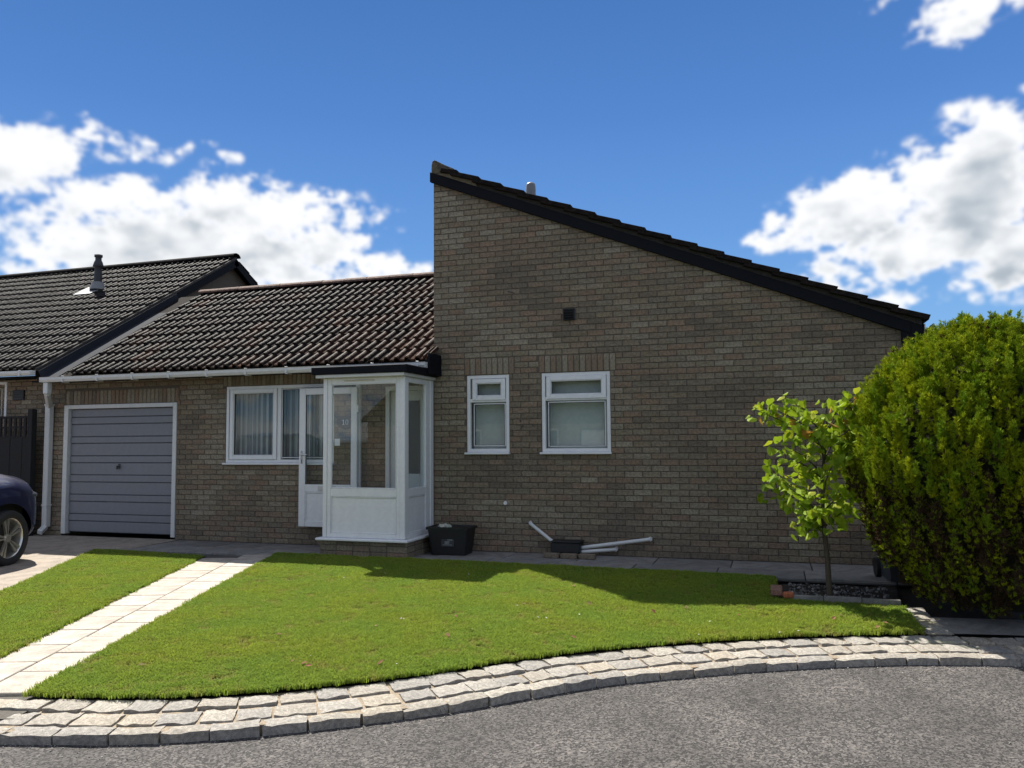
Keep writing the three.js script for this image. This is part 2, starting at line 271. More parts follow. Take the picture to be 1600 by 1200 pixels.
{
  const bed = (off0, off1, y0, y1) => { const a = edgeSlice(-6, 13.5, off0, 160), b = edgeSlice(-6, 13.5, off1, 160), pos = []; for (let i = 0; i < 160; i++) { const p = [a[i][0], y0, a[i][1]], q = [a[i + 1][0], y0, a[i + 1][1]], r = [b[i + 1][0], y1, b[i + 1][1]], s = [b[i][0], y1, b[i][1]]; pos.push(...p, ...s, ...r, ...p, ...r, ...q); } const g = new THREE.BufferGeometry(); g.setAttribute('position', new THREE.Float32BufferAttribute(pos, 3)); g.computeVertexNormals(); return metreUV(g); };
  const kerb = mesh('sett_kerb', merge([bed(-0.03, 0.46, -0.2175, -0.240), bed(0.46, 0.465, -0.240, -0.36)]), std(0.27, 0.215, 0.15, 0.95, { map: tG3 }), null);
  tag(kerb, 'curved kerb of pale granite setts in sandy mortar between lawn and road', 'kerb', null, 'structure');
  const rows = [[0.095, 0.180, -0.203, 0.205, 0.035], [0.293, 0.182, -0.215, 0.21, 0.035], [0.448, 0.108, -0.230, 0.25, 0.12]];
  const vars = rows.map(([, d, , , h], k) => Array.from({ length: 6 }, (_, i) => rockGeo(0.25, h, d, 100 + k * 10 + i, k === 2 ? 0.012 : 0.012, k === 2 ? 5 : 4, 3)));
  rows.forEach(([off, , y, len], k) => {
    // arc-length walk along the offset curve
    const line = edgeSlice(-3.4, 9.2, off, 800); let i = 0, s = 0; const cum = [0]; for (let n = 1; n < line.length; n++) cum.push(cum[n - 1] + Math.hypot(line[n][0] - line[n - 1][0], line[n][1] - line[n - 1][1]));
    const at = (t) => { while (i < cum.length - 2 && cum[i + 1] < t) i++; const f = (t - cum[i]) / (cum[i + 1] - cum[i]); return [lerp(line[i][0], line[i + 1][0], f), lerp(line[i][1], line[i + 1][1], f)]; };
    const q = rng(50 + k); s = q() * 0.2;
    while (s < cum[cum.length - 1] - 0.4) {
      const L = len * (0.82 + 0.36 * q()), a = at(s), b = at(s + L), gap = k === 2 ? 0.006 + 0.010 * q() : 0.010 + 0.016 * q();
      const m = mesh(k === 2 ? 'kerb_stone' : 'sett', vars[k][Math.floor(q() * 6)], stoneMats[Math.floor(q() * 6)], kerb);
      m.position.set((a[0] + b[0]) / 2, y + (q() - 0.5) * 0.007, (a[1] + b[1]) / 2 + (q() - 0.5) * 0.012);
      m.scale.x = Math.hypot(b[0] - a[0], b[1] - a[1]) / 0.25; if (q() < 0.5) m.scale.z = 0.94;
      m.rotation.set((q() - 0.5) * 0.05 + (k === 2 ? 0.05 : 0.02), -Math.atan2(b[1] - a[1], b[0] - a[0]) + (q() - 0.5) * 0.05, (q() - 0.5) * 0.03);
      s += L + gap;
    }
  });
  // short strip of setts running back along the right edge of the lawn
  const strip = mesh('sett_edging', (() => { const g = sheet([[5.40, 2.10], [5.58, 2.10], [5.66, 2.93], [5.46, 2.96]], 0.3, -0.012, () => -0.175); return g; })(), std(0.30, 0.26, 0.2, 0.95, { map: tG3 }), null);
  tag(strip, 'short row of granite setts beside the conifer, edging the lawn', 'edging', null, 'structure');
  const g2 = Array.from({ length: 3 }, (_, i) => rockGeo(0.165, 0.05, 0.185, 200 + i, 0.018, 4, 4));
  for (let k = 0; k < 4; k++) { const m = mesh('sett', g2[k % 3], stoneMats[(k * 2 + 1) % 6], strip); m.position.set(5.49 + k * 0.02, -0.148 - 0.008 * k, 2.20 + 0.205 * k); m.rotation.y = 0.08 + (R() - 0.5) * 0.1; }
}
// pavement patch at the right, behind the kerb
tag(mesh('pavement', sheet([[5.58, 2.42], [6.4, 2.32], [9, 2.2], [13, 2.3], ...edgeSlice(5.48, 13, -0.01, 30).reverse()], 0.4, 0.012), M.oldConcrete, null), 'grey concrete pavement in the shade of the conifer', 'pavement', null, 'structure');

// ---------------------------------------------------------------- driveway, paving, path
const pathDir = new THREE.Vector2(0.333, 0.943).normalize(), pathPerp = new THREE.Vector2(pathDir.y, -pathDir.x);
const pathO = new THREE.Vector2(-2.165, 1.16);             // on the joint between the two columns of slabs
const onPath = (s, t) => [pathO.x + pathDir.x * s + pathPerp.x * t, pathO.y + pathDir.y * s + pathPerp.y * t];
const PW = 0.445;
tag(mesh('driveway', sheet([[-14, 0.02], [-4.12, 0.02], [-4.05, 1.28], [-4.42, 1.34], [-3.06, 3.83], [-1.50, 6.60], ...edgeSlice(-8.5, -1.55, 0.03, 20).reverse(), [-14, 7.6]], 0.5, 0.004), M.concrete, null), 'pale buff concrete driveway leading to the garage', 'driveway', null, 'structure');
{
  const bed = mesh('house_paving', sheet([[-4.12, 0.01], [6.3, 0.01], [6.3, 1.16], [-4.05, 1.27]], 0.6, -0.018), std(0.05, 0.047, 0.042, 1, { map: tG3 }), null);
  tag(bed, 'strip of old grey paving slabs along the foot of the house', 'paving', null, 'structure');
  const mats = [0, 1, 2, 3].map((k) => std(0.155 + 0.02 * k, 0.147 + 0.018 * k, 0.137 + 0.016 * k, 0.95, { map: tCo }));
  for (const [z0, z1, off] of [[0.03, 0.56, 0], [0.575, 1.10, 0.4]]) {
    let x = -4.1;
    while (x < 6.2) { const L = x < -4 ? 0.4 + off : x < -1 ? 0.62 : rr(0.86, 0.94); const g = cbox(0.006, L - 0.006, -0.04, 0, z0, z1, 0.005); const m = mesh('slab', g, mats[Math.floor(R() * 4)], bed); m.position.set(x, GY + rr(-0.003, 0.004), 0); m.rotation.z = rr(-0.003, 0.003); x += L; }
  }
}
{
  const a0 = onPath(-0.05, -PW - 0.02), a1 = onPath(-0.05, PW + 0.02), b1 = onPath(5.75, PW + 0.02), b0 = onPath(5.75, -PW - 0.02);
  const path = mesh('garden_path', sheet([a0, b0, b1, a1], 0.5, -0.016), std(0.09, 0.08, 0.066, 1, { map: tG3 }), null);
  tag(path, 'garden path of two columns of cream slabs crossing the lawn', 'path', null, 'structure');
  const mats = [[0.4, 0.352, 0.2919], [0.38, 0.332, 0.276], [0.412, 0.368, 0.3121], [0.388, 0.3359, 0.276]].map(([r, g, b]) => std(r, g, b, 0.85, { map: tCo }));
  const L = 0.447, geo = [0, 1].map(() => cbox(-PW / 2 + 0.006, PW / 2 - 0.006, -0.04, 0, 0.006, L - 0.006, 0.005));
  for (const [t, ofs] of [[-PW / 2, 0.20], [PW / 2, -0.02]]) for (let s = ofs - L; s < 5.6; s += L) {
    if (s < -0.1) continue;
    const [x, z] = onPath(s, t), [xe, ze] = onPath(s + L, t);
    if (z > zEdge(x) - 0.25) continue;
    const m = mesh('slab', geo[0], mats[Math.floor(R() * 4)], path);
    m.position.set(x, Hy(x, z) + 0.006 + rr(-0.002, 0.002), z); m.rotation.order = 'YXZ'; m.rotation.y = Math.atan2(pathDir.x, pathDir.y); m.rotation.x = Math.atan2(Hy(x, z) - Hy(xe, ze), L);
  }
}

// ---------------------------------------------------------------- lawns
const lawnR = [onPath(-0.02, PW + 0.0), [4.33, 1.13], [4.33, 2.17], [5.40, 2.14], [5.44, 2.93], ...edgeSlice(onPath(5.5, PW)[0] - 0.13, 5.40, -0.005, 60).reverse()];
const lawnL = [onPath(0.12, -PW - 0.01), ...edgeSlice(-1.5, onPath(5.75, -PW)[0], -0.005, 10).reverse(), [-3.04, 3.83], [-4.38, 1.33], [-4.10, 1.29]];
const inside = (P, x, z) => { let c = false; for (let i = 0, j = P.length - 1; i < P.length; j = i++) { const a = P[i], b = P[j]; if ((a[1] > z) !== (b[1] > z) && x < (b[0] - a[0]) * (z - a[1]) / (b[1] - a[1]) + a[0]) c = !c; } return c; };
const tTurf = dataTex(512, (u, v) => { const a = tnoise(u, v, 6, 1), b = tnoise(u, v, 40, 2), c = tnoise(u, v, 130, 3); const w = 0.55 + 0.14 * b + 0.2 * c; return [w * (0.74 + 0.12 * a), w * 0.86, w * 0.36]; });
const turfMat = std(0.16, 0.22, 0.06, 1, { map: rep(tTurf, 1.1), bumpMap: rep(tTurf, 1.1), bumpScale: 0.02 });
function tuftGeo(seed, n, h) {
  const q = rng(seed), pos = [], nor = [];
  for (let k = 0; k < n; k++) {
    const a = q() * 6.283, lean = 0.2 + q() * 0.75, hh = h * (0.6 + 0.7 * q()), w = 0.0016 + 0.0012 * q(), bx = (q() - 0.5) * 0.035, bz = (q() - 0.5) * 0.035, dx = Math.cos(a), dz = Math.sin(a), px = -dz * w, pz = dx * w;
    const m = [bx + dx * lean * hh * 0.35, hh * 0.6, bz + dz * lean * hh * 0.35], t = [bx + dx * lean * hh, hh * (1 - 0.25 * lean), bz + dz * lean * hh];
    const b0 = [bx + px, -0.005, bz + pz], b1 = [bx - px, -0.005, bz - pz], m0 = [m[0] + px * 0.8, m[1], m[2] + pz * 0.8], m1 = [m[0] - px * 0.8, m[1], m[2] - pz * 0.8];
    pos.push(...b0, ...b1, ...m1, ...b0, ...m1, ...m0, ...m0, ...m1, ...t);
  }
  const g = new THREE.BufferGeometry(); g.setAttribute('position', new THREE.Float32BufferAttribute(pos, 3)); g.computeVertexNormals(); return g;
}
const bladeMat = new THREE.MeshPhysicalMaterial({ color: 0xffffff, roughness: 0.9, specularIntensity: 0.12, transmission: 0.45, thickness: 0, side: THREE.DoubleSide });
function lawn(name, poly, label, seed, count) {
  const base = mesh(name, sheet(poly, 0.35, 0.012), turfMat, null); tag(base, label, 'lawn', null, 'structure');
  const q = rng(seed), xs = poly.map((p) => p[0]), zs = poly.map((p) => p[1]), x0 = Math.min(...xs), x1 = Math.max(...xs), z0 = Math.min(...zs), z1 = Math.max(...zs);
  const spots = [];
  let guard = 0;
  while (spots.length < count && guard++ < count * 6) {
    const x = lerp(x0, x1, q()), z = lerp(z0, z1, q()); if (!inside(poly, x, z)) continue;
    const bare = fbm2(x * 1.6 + 4, z * 1.6, 4) + 0.5 * n2(x * 6, z * 6); if (bare > 0.62 && q() < 0.75) continue;   // thin patches
    spots.push([x, z]);
  }
  // longer grass left standing along the edges
  for (let i = 0; i < poly.length; i++) { const a = poly[i], b = poly[(i + 1) % poly.length], L = Math.hypot(b[0] - a[0], b[1] - a[1]); for (let k = 0; k < L * 45; k++) { const t = q(); spots.push([lerp(a[0], b[0], t) + (q() - 0.5) * 0.05, lerp(a[1], b[1], t) + (q() - 0.5) * 0.05, 1]); } }
  const per = 3, parts = Array.from({ length: per }, () => []); spots.forEach((s, i) => parts[i % per].push(s));
  const g = thing(name + '_grass', 'short mown green grass blades covering the ' + (name === 'lawn' ? 'main' : 'left') + ' lawn', 'grass'); g.userData.kind = 'stuff';
  const d = new THREE.Object3D(), c = new THREE.Color();
  parts.forEach((list, k) => {
    const im = new THREE.InstancedMesh(tuftGeo(seed + k, 9, 0.027), bladeMat, list.length); im.name = 'grass_blades'; im.userData.kind = 'stuff'; im.castShadow = im.receiveShadow = true;
    list.forEach(([x, z, rim], i) => {
      const patch = fbm2(x * 0.9 + 20, z * 0.9, 4), dry = sstep(fbm2(x * 1.6 + 4, z * 1.6, 4) + 0.5 * n2(x * 6, z * 6) + (q() - 0.5) * 0.5, 0.15, 0.75), v = 0.8 + 0.4 * q();
      d.position.set(x, Hy(x, z) + 0.012, z); d.rotation.set(0, q() * 6.283, 0); const s = (0.75 + 0.5 * q()) * (1 + 0.25 * patch) * (rim ? 1.1 : 1) * (1 - 0.3 * dry); d.scale.set(1.1, s, 1.1); d.updateMatrix(); im.setMatrixAt(i, d.matrix);
      let cr = 0.228 + 0.05 * patch, cg = 0.305 + 0.02 * patch, cb = 0.038; cr = lerp(cr, 0.30, dry * 0.7); cg = lerp(cg, 0.265, dry * 0.7); cb = lerp(cb, 0.07, dry * 0.7);
      c.setRGB(cr * v, cg * v, cb * v); im.setColorAt(i, c);
    });
    g.add(im);
  });
}
lawn('lawn', lawnR, 'main mown lawn between the path, the house and the kerb', 301, 125000);
lawn('side_lawn', lawnL, 'small wedge of lawn between driveway and cream path', 302, 30000);
{ // dead leaves and daisies on the lawn
  const leaf = new THREE.BufferGeometry(); leaf.setAttribute('position', new THREE.Float32BufferAttribute([-0.5, 0, 0, 0, 0.12, 0.28, 0.5, 0.05, 0, -0.5, 0, 0, 0.5, 0.05, 0, 0, 0.12, -0.28], 3)); leaf.computeVertexNormals();
  const im = new THREE.InstancedMesh(leaf, std(1, 1, 1, 0.9), 46); im.name = 'fallen_leaves'; const d = new THREE.Object3D(), c = new THREE.Color(), q = rng(77); let k = 0;
  while (k < 46) { const x = rr(-0.2, 5.3), z = rr(1.6, 5.9); if (!inside(lawnR, x, z)) continue; const white = k % 3 === 0; d.position.set(x, Hy(x, z) + 0.042, z); d.rotation.set(q() * 0.5, q() * 6.3, q() * 0.5); const s = white ? 0.022 : 0.03 + 0.035 * q(); d.scale.set(s, s, s); d.updateMatrix(); im.setMatrixAt(k, d.matrix); if (white) c.setRGB(0.42, 0.41, 0.34); else c.setRGB(0.10 + 0.07 * q(), 0.055 + 0.03 * q(), 0.025); im.setColorAt(k, c); k++; }
  scene.add(im); tag(im, 'scattered brown dead leaves and pale petals on the lawn', 'leaves', null, 'stuff');
}
{ // loose grit on the road
  const g = new THREE.IcosahedronGeometry(1, 0), q = rng(78), N = 5200, im = new THREE.InstancedMesh(g, std(1, 1, 1, 0.9), N), d = new THREE.Object3D(), c = new THREE.Color(); im.name = 'road_grit';
  for (let k = 0; k < N; k++) { const x = lerp(-0.5, 8.5, q()); const near = q() < 0.45; const z = zEdge(x) + 0.50 + (near ? q() * q() * 0.5 : q() * 4.2); const s = 0.0018 + 0.004 * q() * q(); d.position.set(x, ROAD + s * 0.5, z); d.rotation.set(q() * 6, q() * 6, q() * 6); d.scale.set(s * 1.3, s * 0.8, s); d.updateMatrix(); im.setMatrixAt(k, d.matrix); const w = 0.16 + 0.4 * q() * q(); c.setRGB(w, w * 0.93, w * 0.84); im.setColorAt(k, c); }
  scene.add(im); tag(im, 'loose stone grit lying on the asphalt near the kerb', 'grit', null, 'stuff');
}

// ---------------------------------------------------------------- bricks
const BL = 0.225, BH = 0.075;
const brickTints = [[0.2511, 0.2088, 0.1497], [0.234, 0.1928, 0.1395], [0.2728, 0.2295, 0.1663], [0.2132, 0.1736, 0.1253], [0.2938, 0.2528, 0.1883], [0.2499, 0.1908, 0.1357], [0.2651, 0.1918, 0.1357], [0.1868, 0.1544, 0.115], [0.2318, 0.2, 0.1481], [0.3154, 0.2776, 0.2104], [0.2426, 0.1984, 0.1355], [0.2596, 0.22, 0.1537]];
const tBrick = dataTex(512, (u, v) => { const a = tnoise(u, v, 10, 1), b = tnoise(u, v, 45, 2), c = tnoise(u, v, 150, 3); let w = 0.90 + 0.12 * a + 0.11 * b + 0.11 * c; w *= 1 - 0.45 * sstep(tnoise(u, v, 70, 9), 0.62, 0.85); return [w, w * 0.99, w * 0.97]; });
const tBr = rep(tBrick, 2.6);
const brickMats = brickTints.map(([r, g, b]) => std(r, g, b, 0.94, { map: tBr, bumpMap: tBr, bumpScale: 0.004 }));
const brickVC = std(1, 1, 1, 0.94, { map: tBr, bumpMap: tBr, bumpScale: 0.004, vertexColors: true });
function brickGeo(w, h, d, seed) {                      // face at z = 0, worn edges; left bottom corner at origin
  const q = rng(seed), j = () => (q() - 0.5) * 0.004, c = 0.005, F = [[0, 0], [w, 0], [w, h], [0, h]].map(([x, y]) => [x + j(), y + j()]);
  const I = F.map(([x, y], i) => [x + (i === 0 || i === 3 ? c : -c) + j() * 0.5, y + (i < 2 ? c : -c) + j() * 0.5, j() * 0.7]);
  const pos = [], quad = (a, b, e, f) => pos.push(...a, ...b, ...e, ...a, ...e, ...f);
  const O = F.map(([x, y]) => [x, y, -c]), Bk = F.map(([x, y]) => [x, y, -d]);
  quad(I[0], I[1], I[2], I[3]);
  for (let i = 0; i < 4; i++) { const n = (i + 1) % 4; quad(O[i], O[n], I[n], I[i]); quad(Bk[i], Bk[n], O[n], O[i]); }
  const g = new THREE.BufferGeometry(); g.setAttribute('position', new THREE.Float32BufferAttribute(pos, 3)); g.computeVertexNormals();
  return metreUV(g, 1, q() * 3, q() * 3);
}
const BD = 0.03, stretchers = Array.from({ length: 7 }, (_, i) => brickGeo(0.2155, 0.0655, BD, 400 + i));
// run-off grime below the two window sills and splashed dirt on the lowest courses, both ragged
const grime = (x, y) => { const n = fbm2(x * 3 + 8, y * 2, 3); let g = 0; if (y < 1.16 && y > 0.75 + 0.3 * n && ((x > 0.42 && x < 1.15) || (x > 1.45 && x < 2.5))) g += 0.3; if (y < 0.2 + 0.35 * n) g += 0.22; return g; };
const toneOrder = brickTints.map((t, i) => [t[0] + t[1] + t[2], i]).sort((a, b) => a[0] - b[0]).map((t) => t[1]);
const tintAt = (x, y, q) => {                            // broad weathered patches, single odd bricks
  const v = q(); if (v < 0.06) return 5 + Math.floor(q() * 2);
  const p = 0.5 + 1.05 * fbm2(x * 0.6 + 3, y * 0.9, 4) + 0.5 * (q() - 0.5) - grime(x, y);
  return toneOrder[Math.floor(clamp(p, 0, 0.999) * 12)];
};
// list of bricks for a wall face: stretcher bond, cut at openings; each is [x, y, w, upright, tint]
function layBricks(x0, x1, yBase, topAt, holes, soldiers, seed) {
  const q = rng(seed), out = [];
  const blocked = (a, b, y) => { for (const [hx0, hx1, hy0, hy1] of holes) if (y + BH * 0.5 > hy0 && y + BH * 0.5 < hy1 && b > hx0 + 0.002 && a < hx1 - 0.002) return [hx0, hx1]; return null; };
  for (let r = 0; ; r++) {
    const y = yBase + r * BH; if (y > topAt(x0) && y > topAt(x1)) break;
    let x = x0 + (r % 2 ? -BL / 2 : 0);
    for (; x < x1; x += BL) {
      let parts = [[Math.max(x, x0), Math.min(x + BL, x1)]];
      for (const [hx0, hx1, hy0, hy1] of holes) { if (!(y + BH * 0.5 > hy0 && y + BH * 0.5 < hy1)) continue; parts = parts.flatMap(([a, b]) => (b <= hx0 || a >= hx1 ? [[a, b]] : [[a, hx0], [hx1, b]])); }
      for (const [a, b] of parts) { if (b - a < 0.035) continue; const cx = (a + b) / 2; if (y + 0.02 > topAt(cx)) continue; out.push([a + 0.005, y + 0.005, b - a - 0.0095, 0, tintAt(cx, y, q)]); }
    }
  }
  for (const [sx0, sx1, sy] of soldiers) { const n = Math.round((sx1 - sx0) / 0.075), w = (sx1 - sx0) / n; for (let i = 0; i < n; i++) { const v = q(); out.push([sx0 + i * w + 0.005, sy + 0.005, w - 0.0095, 1, v < 0.3 ? 9 : v < 0.5 ? 5 : v < 0.62 ? 6 : v < 0.8 ? 4 : Math.floor(q() * 12)]); } }
  return out;
}
function brickField(list, seed) {                        // bricks joined into one geometry with their own colours
  const q = rng(seed);
  return merge(list.map(([x, y, w, up, t]) => {
    let g = stretchers[Math.floor(q() * 7)].clone();
    if (up) { g = g.clone(); const p = g.attributes.position; for (let i = 0; i < p.count; i++) { const a = p.getX(i), b = p.getY(i); p.setXYZ(i, b * w / 0.0655, a, p.getZ(i)); } g = flat(g); const idx = g.attributes.position; for (let i = 0; i < idx.count; i += 3) { const b = [idx.getX(i + 1), idx.getY(i + 1), idx.getZ(i + 1)]; idx.setXYZ(i + 1, idx.getX(i + 2), idx.getY(i + 2), idx.getZ(i + 2)); idx.setXYZ(i + 2, ...b); } g.computeVertexNormals(); } else g.scale(w / 0.2155, 1, 1);
    g.translate(x, y, (q() - 0.5) * 0.003);
    const c = brickTints[t], n = g.attributes.position.count, ca = new Float32Array(n * 3), k = 0.9 + 0.2 * q(); for (let i = 0; i < n; i++) { ca[3 * i] = c[0] * k; ca[3 * i + 1] = c[1] * k; ca[3 * i + 2] = c[2] * k; }
    g.setAttribute('color', new THREE.BufferAttribute(ca, 3)); return g;
  }));
}

// ---------------------------------------------------------------- windows
// x0..x1, yb..yt: outer frame. cells: rectangles of glass with their own sash
function windowPart(parent, { x0, x1, yb, yt, z = -0.012, mull = [], cells, label, sill = true, sillY = 0.027, mat = M.upvc }) {
  const f = 0.047, d0 = z - 0.07, d1 = z, list = [cbox(x0, x0 + f, yb, yt, d0, d1), cbox(x1 - f, x1, yb, yt, d0, d1), cbox(x0 + f - 0.001, x1 - f + 0.001, yt - f, yt, d0, d1 - 0.001), cbox(x0 + f - 0.001, x1 - f + 0.001, yb, yb + f, d0, d1 - 0.001)];
  for (const [a, b, c, e] of mull) list.push(cbox(a, b, c, e, d0, d1 - 0.002));
  const w = mesh('window', merge(list), mat, parent); if (label) w.userData.label = label;
  for (const { g, sash } of cells) {
    const [a, b, c, e] = g;                              // visible glass
    if (sash) {
      const s = sash, o = 0.016; mesh('casement', merge([cbox(a - s, a - 0.012, c - s, e + s, z - 0.055, z + o), cbox(b + 0.012, b + s, c - s, e + s, z - 0.055, z + o), cbox(a - 0.0125, b + 0.0125, e + 0.012, e + s, z - 0.055, z + o - 0.001), cbox(a - 0.0125, b + 0.0125, c - s, c - 0.012, z - 0.055, z + o - 0.001)]), mat, w);
    }
    const o = sash ? 0.010 : -0.004;
    mesh('glazing_bead', merge([cbox(a - 0.0135, a + 0.001, c - 0.013, e + 0.013, z - 0.04, z + o, 0.006), cbox(b - 0.001, b + 0.0135, c - 0.013, e + 0.013, z - 0.04, z + o, 0.006), cbox(a, b, e - 0.001, e + 0.0135, z - 0.04, z + o - 0.001, 0.006), cbox(a, b, c - 0.0135, c + 0.001, z - 0.04, z + o - 0.001, 0.006)]), mat, w);
    mesh('glazing_seal', merge([cbox(a, a + 0.005, c, e, z - 0.03, z - 0.006, 0.001), cbox(b - 0.005, b, c, e, z - 0.03, z - 0.006, 0.001), cbox(a + 0.005, b - 0.005, e - 0.005, e, z - 0.03, z - 0.0065, 0.001), cbox(a + 0.005, b - 0.005, c, c + 0.005, z - 0.03, z - 0.0065, 0.001)]), M.seal, w);
    const pg = new THREE.PlaneGeometry(b - a + 0.006, e - c + 0.006).toNonIndexed(); pg.translate((a + b) / 2, (c + e) / 2, z - 0.02); mesh('pane', pg, M.glass, w);
  }
  if (sill) mesh('sill', cbox(x0 - 0.02, x1 + 0.012, yb - sillY, yb - 0.001, z - 0.06, z + 0.062, 0.006), mat, w);
  return w;
}
function room(parent, x0, x1, y0, y1, z0, z1) { // five inner faces of a room behind a window
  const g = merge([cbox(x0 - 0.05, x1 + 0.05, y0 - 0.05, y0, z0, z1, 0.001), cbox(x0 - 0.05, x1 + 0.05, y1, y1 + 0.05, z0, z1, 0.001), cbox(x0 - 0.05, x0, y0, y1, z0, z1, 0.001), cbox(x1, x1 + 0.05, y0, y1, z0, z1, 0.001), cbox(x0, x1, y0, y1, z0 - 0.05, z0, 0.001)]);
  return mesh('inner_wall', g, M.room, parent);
}

// ---------------------------------------------------------------- roof tiles
const tileProfile = (() => { const o = []; const roll = (c) => [[c - 0.042, 0], [c - 0.033, 0.022], [c - 0.012, 0.042], [c + 0.012, 0.042], [c + 0.033, 0.022], [c + 0.042, 0]]; o.push([0, 0], ...roll(0.082), ...roll(0.232), [0.297, 0]); return o; })();
function tileGeo(len, thick, seed, w = 0.297) {        // nose at z = 0, head at z = -len, normal +y
  const q = rng(seed), k = w / 0.297, P = tileProfile.map(([x, h]) => [x * k, h + (q() - 0.5) * 0.002]), pos = [];
  const lift = 0.028;
  for (let i = 0; i + 1 < P.length; i++) {
    const [xa, ha] = P[i], [xb, hb] = P[i + 1], a = [xa, ha + lift, 0], b = [xb, hb + lift, 0], c = [xb, hb * 0.95, -len], d = [xa, ha * 0.95, -len];
    pos.push(...a, ...b, ...c, ...a, ...c, ...d);
    const e = [xb, hb + lift - thick, 0.002], f = [xa, ha + lift - thick, 0.002]; pos.push(...f, ...e, ...b, ...f, ...b, ...a);
  }
  let g = new THREE.BufferGeometry(); g.setAttribute('position', new THREE.Float32BufferAttribute(pos, 3)); g.computeVertexNormals(); g = toCreasedNormals(g, 0.9); g = metreUV(g, 1, q() * 2, q() * 2);
  const pp = g.attributes.position, u1 = new Float32Array(pp.count * 2); for (let i = 0; i < pp.count; i++) { u1[2 * i] = pp.getX(i) / w; u1[2 * i + 1] = -pp.getZ(i) / len; } g.setAttribute('uv1', new THREE.BufferAttribute(u1, 2)); return g;
}
// worn smooth along the crests of the rolls, gritty with moss in the flat pans between
const tWear = dataTex(256, (u, v) => { const x = u * 0.297; const c = Math.min(Math.abs(x - 0.082), Math.abs(x - 0.232)); const w = lerp(0.66, 1, sstep(c + 0.012 * tnoise(u, v, 9, 3), 0.010, 0.028)); return [w, w, w]; }, false); tWear.channel = 1;
const tTile = dataTex(512, (u, v) => { const a = tnoise(u, v, 8, 4), b = tnoise(u, v, 36, 5), c = tnoise(u, v, 140, 6); let w = 0.74 + 0.16 * a + 0.16 * b + 0.14 * c; const l = sstep(tnoise(u, v, 24, 9) + 0.4 * c, 0.66, 0.9); return [lerp(w, 0.98, l * 0.5), lerp(w, 0.96, l * 0.5), lerp(w * 0.98, 0.86, l * 0.5)]; });
const tTl = rep(tTile, 1.7);
const tileMat = (r, g, b) => new THREE.MeshPhysicalMaterial({ color: col(r, g, b), roughness: 1, roughnessMap: tWear, specularIntensity: 0.28, map: tTl, bumpMap: tTl, bumpScale: 0.004, side: THREE.DoubleSide });
const tileTints = [[0.02713, 0.01976, 0.01748], [0.03192, 0.02204, 0.019], [0.02314, 0.01824, 0.01672], [0.04389, 0.02584, 0.02052], [0.06224, 0.03268, 0.02432], [0.02873, 0.0228, 0.02052], [0.08379, 0.04256, 0.02888]];
const tileMats = tileTints.map(([r, g, b]) => tileMat(r, g, b));
const PITCH = Math.PI / 6;

// ================================================================ the house
const house = thing('brick_bungalow', 'brown brick bungalow with tall lean-to gable wing and attached garage', 'house', [0, 0, 0]);
const gTop = (x) => 4.90 - 0.404 * x;                    // underside of the gable bargeboard
const W1 = [0.4816, 1.0772], W2 = [1.5204, 2.422], WT = 2.2141, WB = WT - 1.025, SB = WT - 1.05;
const GX1 = 5.80;
// gable wall
{
  const hole = ([a, b]) => [[a, SB], [b, SB], [b, WT], [a, WT]];
  const wall = mesh('gable_wall', (() => { const g = extrude([[0.003, -0.4], [GX1, -0.4], [GX1, gTop(GX1) + 0.08], [0.003, gTop(0) + 0.08]], 0.24, [hole(W1), hole(W2)]); g.translate(0, 0, -0.248); return metreUV(g); })(), M.mortar, house);
  wall.userData.label = 'tall gable wall of weathered brown brick in stretcher bond';
  const list = layBricks(0, GX1, GY - 0.005, (x) => gTop(x) + 0.09, [[W1[0], W1[1], SB, WT], [W2[0], W2[1], SB, WT], [W1[0] - 0.03, W1[1] + 0.075, WT + 0.01, WT + 0.22], [W2[0] - 0.03, W2[1] + 0.075, WT + 0.01, WT + 0.22]], [[W1[0] - 0.03, W1[1] + 0.075, WT + 0.002], [W2[0] - 0.03, W2[1] + 0.075, WT + 0.002]], 501);
  // nearest bricks in open view stand alone, the others are one mass
  const score = (b) => { const x = b[0] + b[2] / 2, y = b[1] + 0.03; const d2 = (x - 4.36) ** 2 + (y - 1.35) ** 2 + 100; let s = b[2] * 0.0655 / d2; if (x > 4.15 && y < 1.75) s *= 0.3; if (x > 4.9 && y < 2.2) s *= 0.2; if (b[3]) s = 0.0655 * 0.2 / d2 * 3; return s; };
  const order = [...list].sort((a, b) => score(b) - score(a)), near = order.slice(0, 300), rest = order.slice(300);
  const q = rng(61), soldierGeo = (w) => { const g = brickField([[0, 0, w, 1, 0]], 5); g.deleteAttribute('color'); return g; }; const cache = new Map();
  for (const [x, y, w, up, t] of near) {
    let geo; if (up) { const k = w.toFixed(3); if (!cache.has(k)) cache.set(k, soldierGeo(w)); geo = cache.get(k); } else geo = stretchers[Math.floor(q() * 7)];
    const m = mesh('brick', geo, brickMats[t], wall); m.position.set(x, y, (q() - 0.5) * 0.003); if (!up) m.scale.x = w / 0.2155;
  }
  const rf = mesh('brickwork', brickField(rest, 62), brickVC, wall); rf.userData.kind = 'stuff';
  // the other walls of the wing
  mesh('side_wall', merge([cbox(0.003, 0.25, -0.4, 4.95, -8, -0.252, 0.002), cbox(GX1 - 0.25, GX1, -0.4, 2.55, -8, -0.252, 0.002), (() => { const g = extrude([[0.25, -0.4], [GX1 - 0.25, -0.4], [GX1 - 0.25, 2.6], [0.25, 4.8]], 0.2); g.translate(0, 0, -8); return g; })()]), std(0.2, 0.165, 0.12, 0.95, { map: tBr }), house);
}
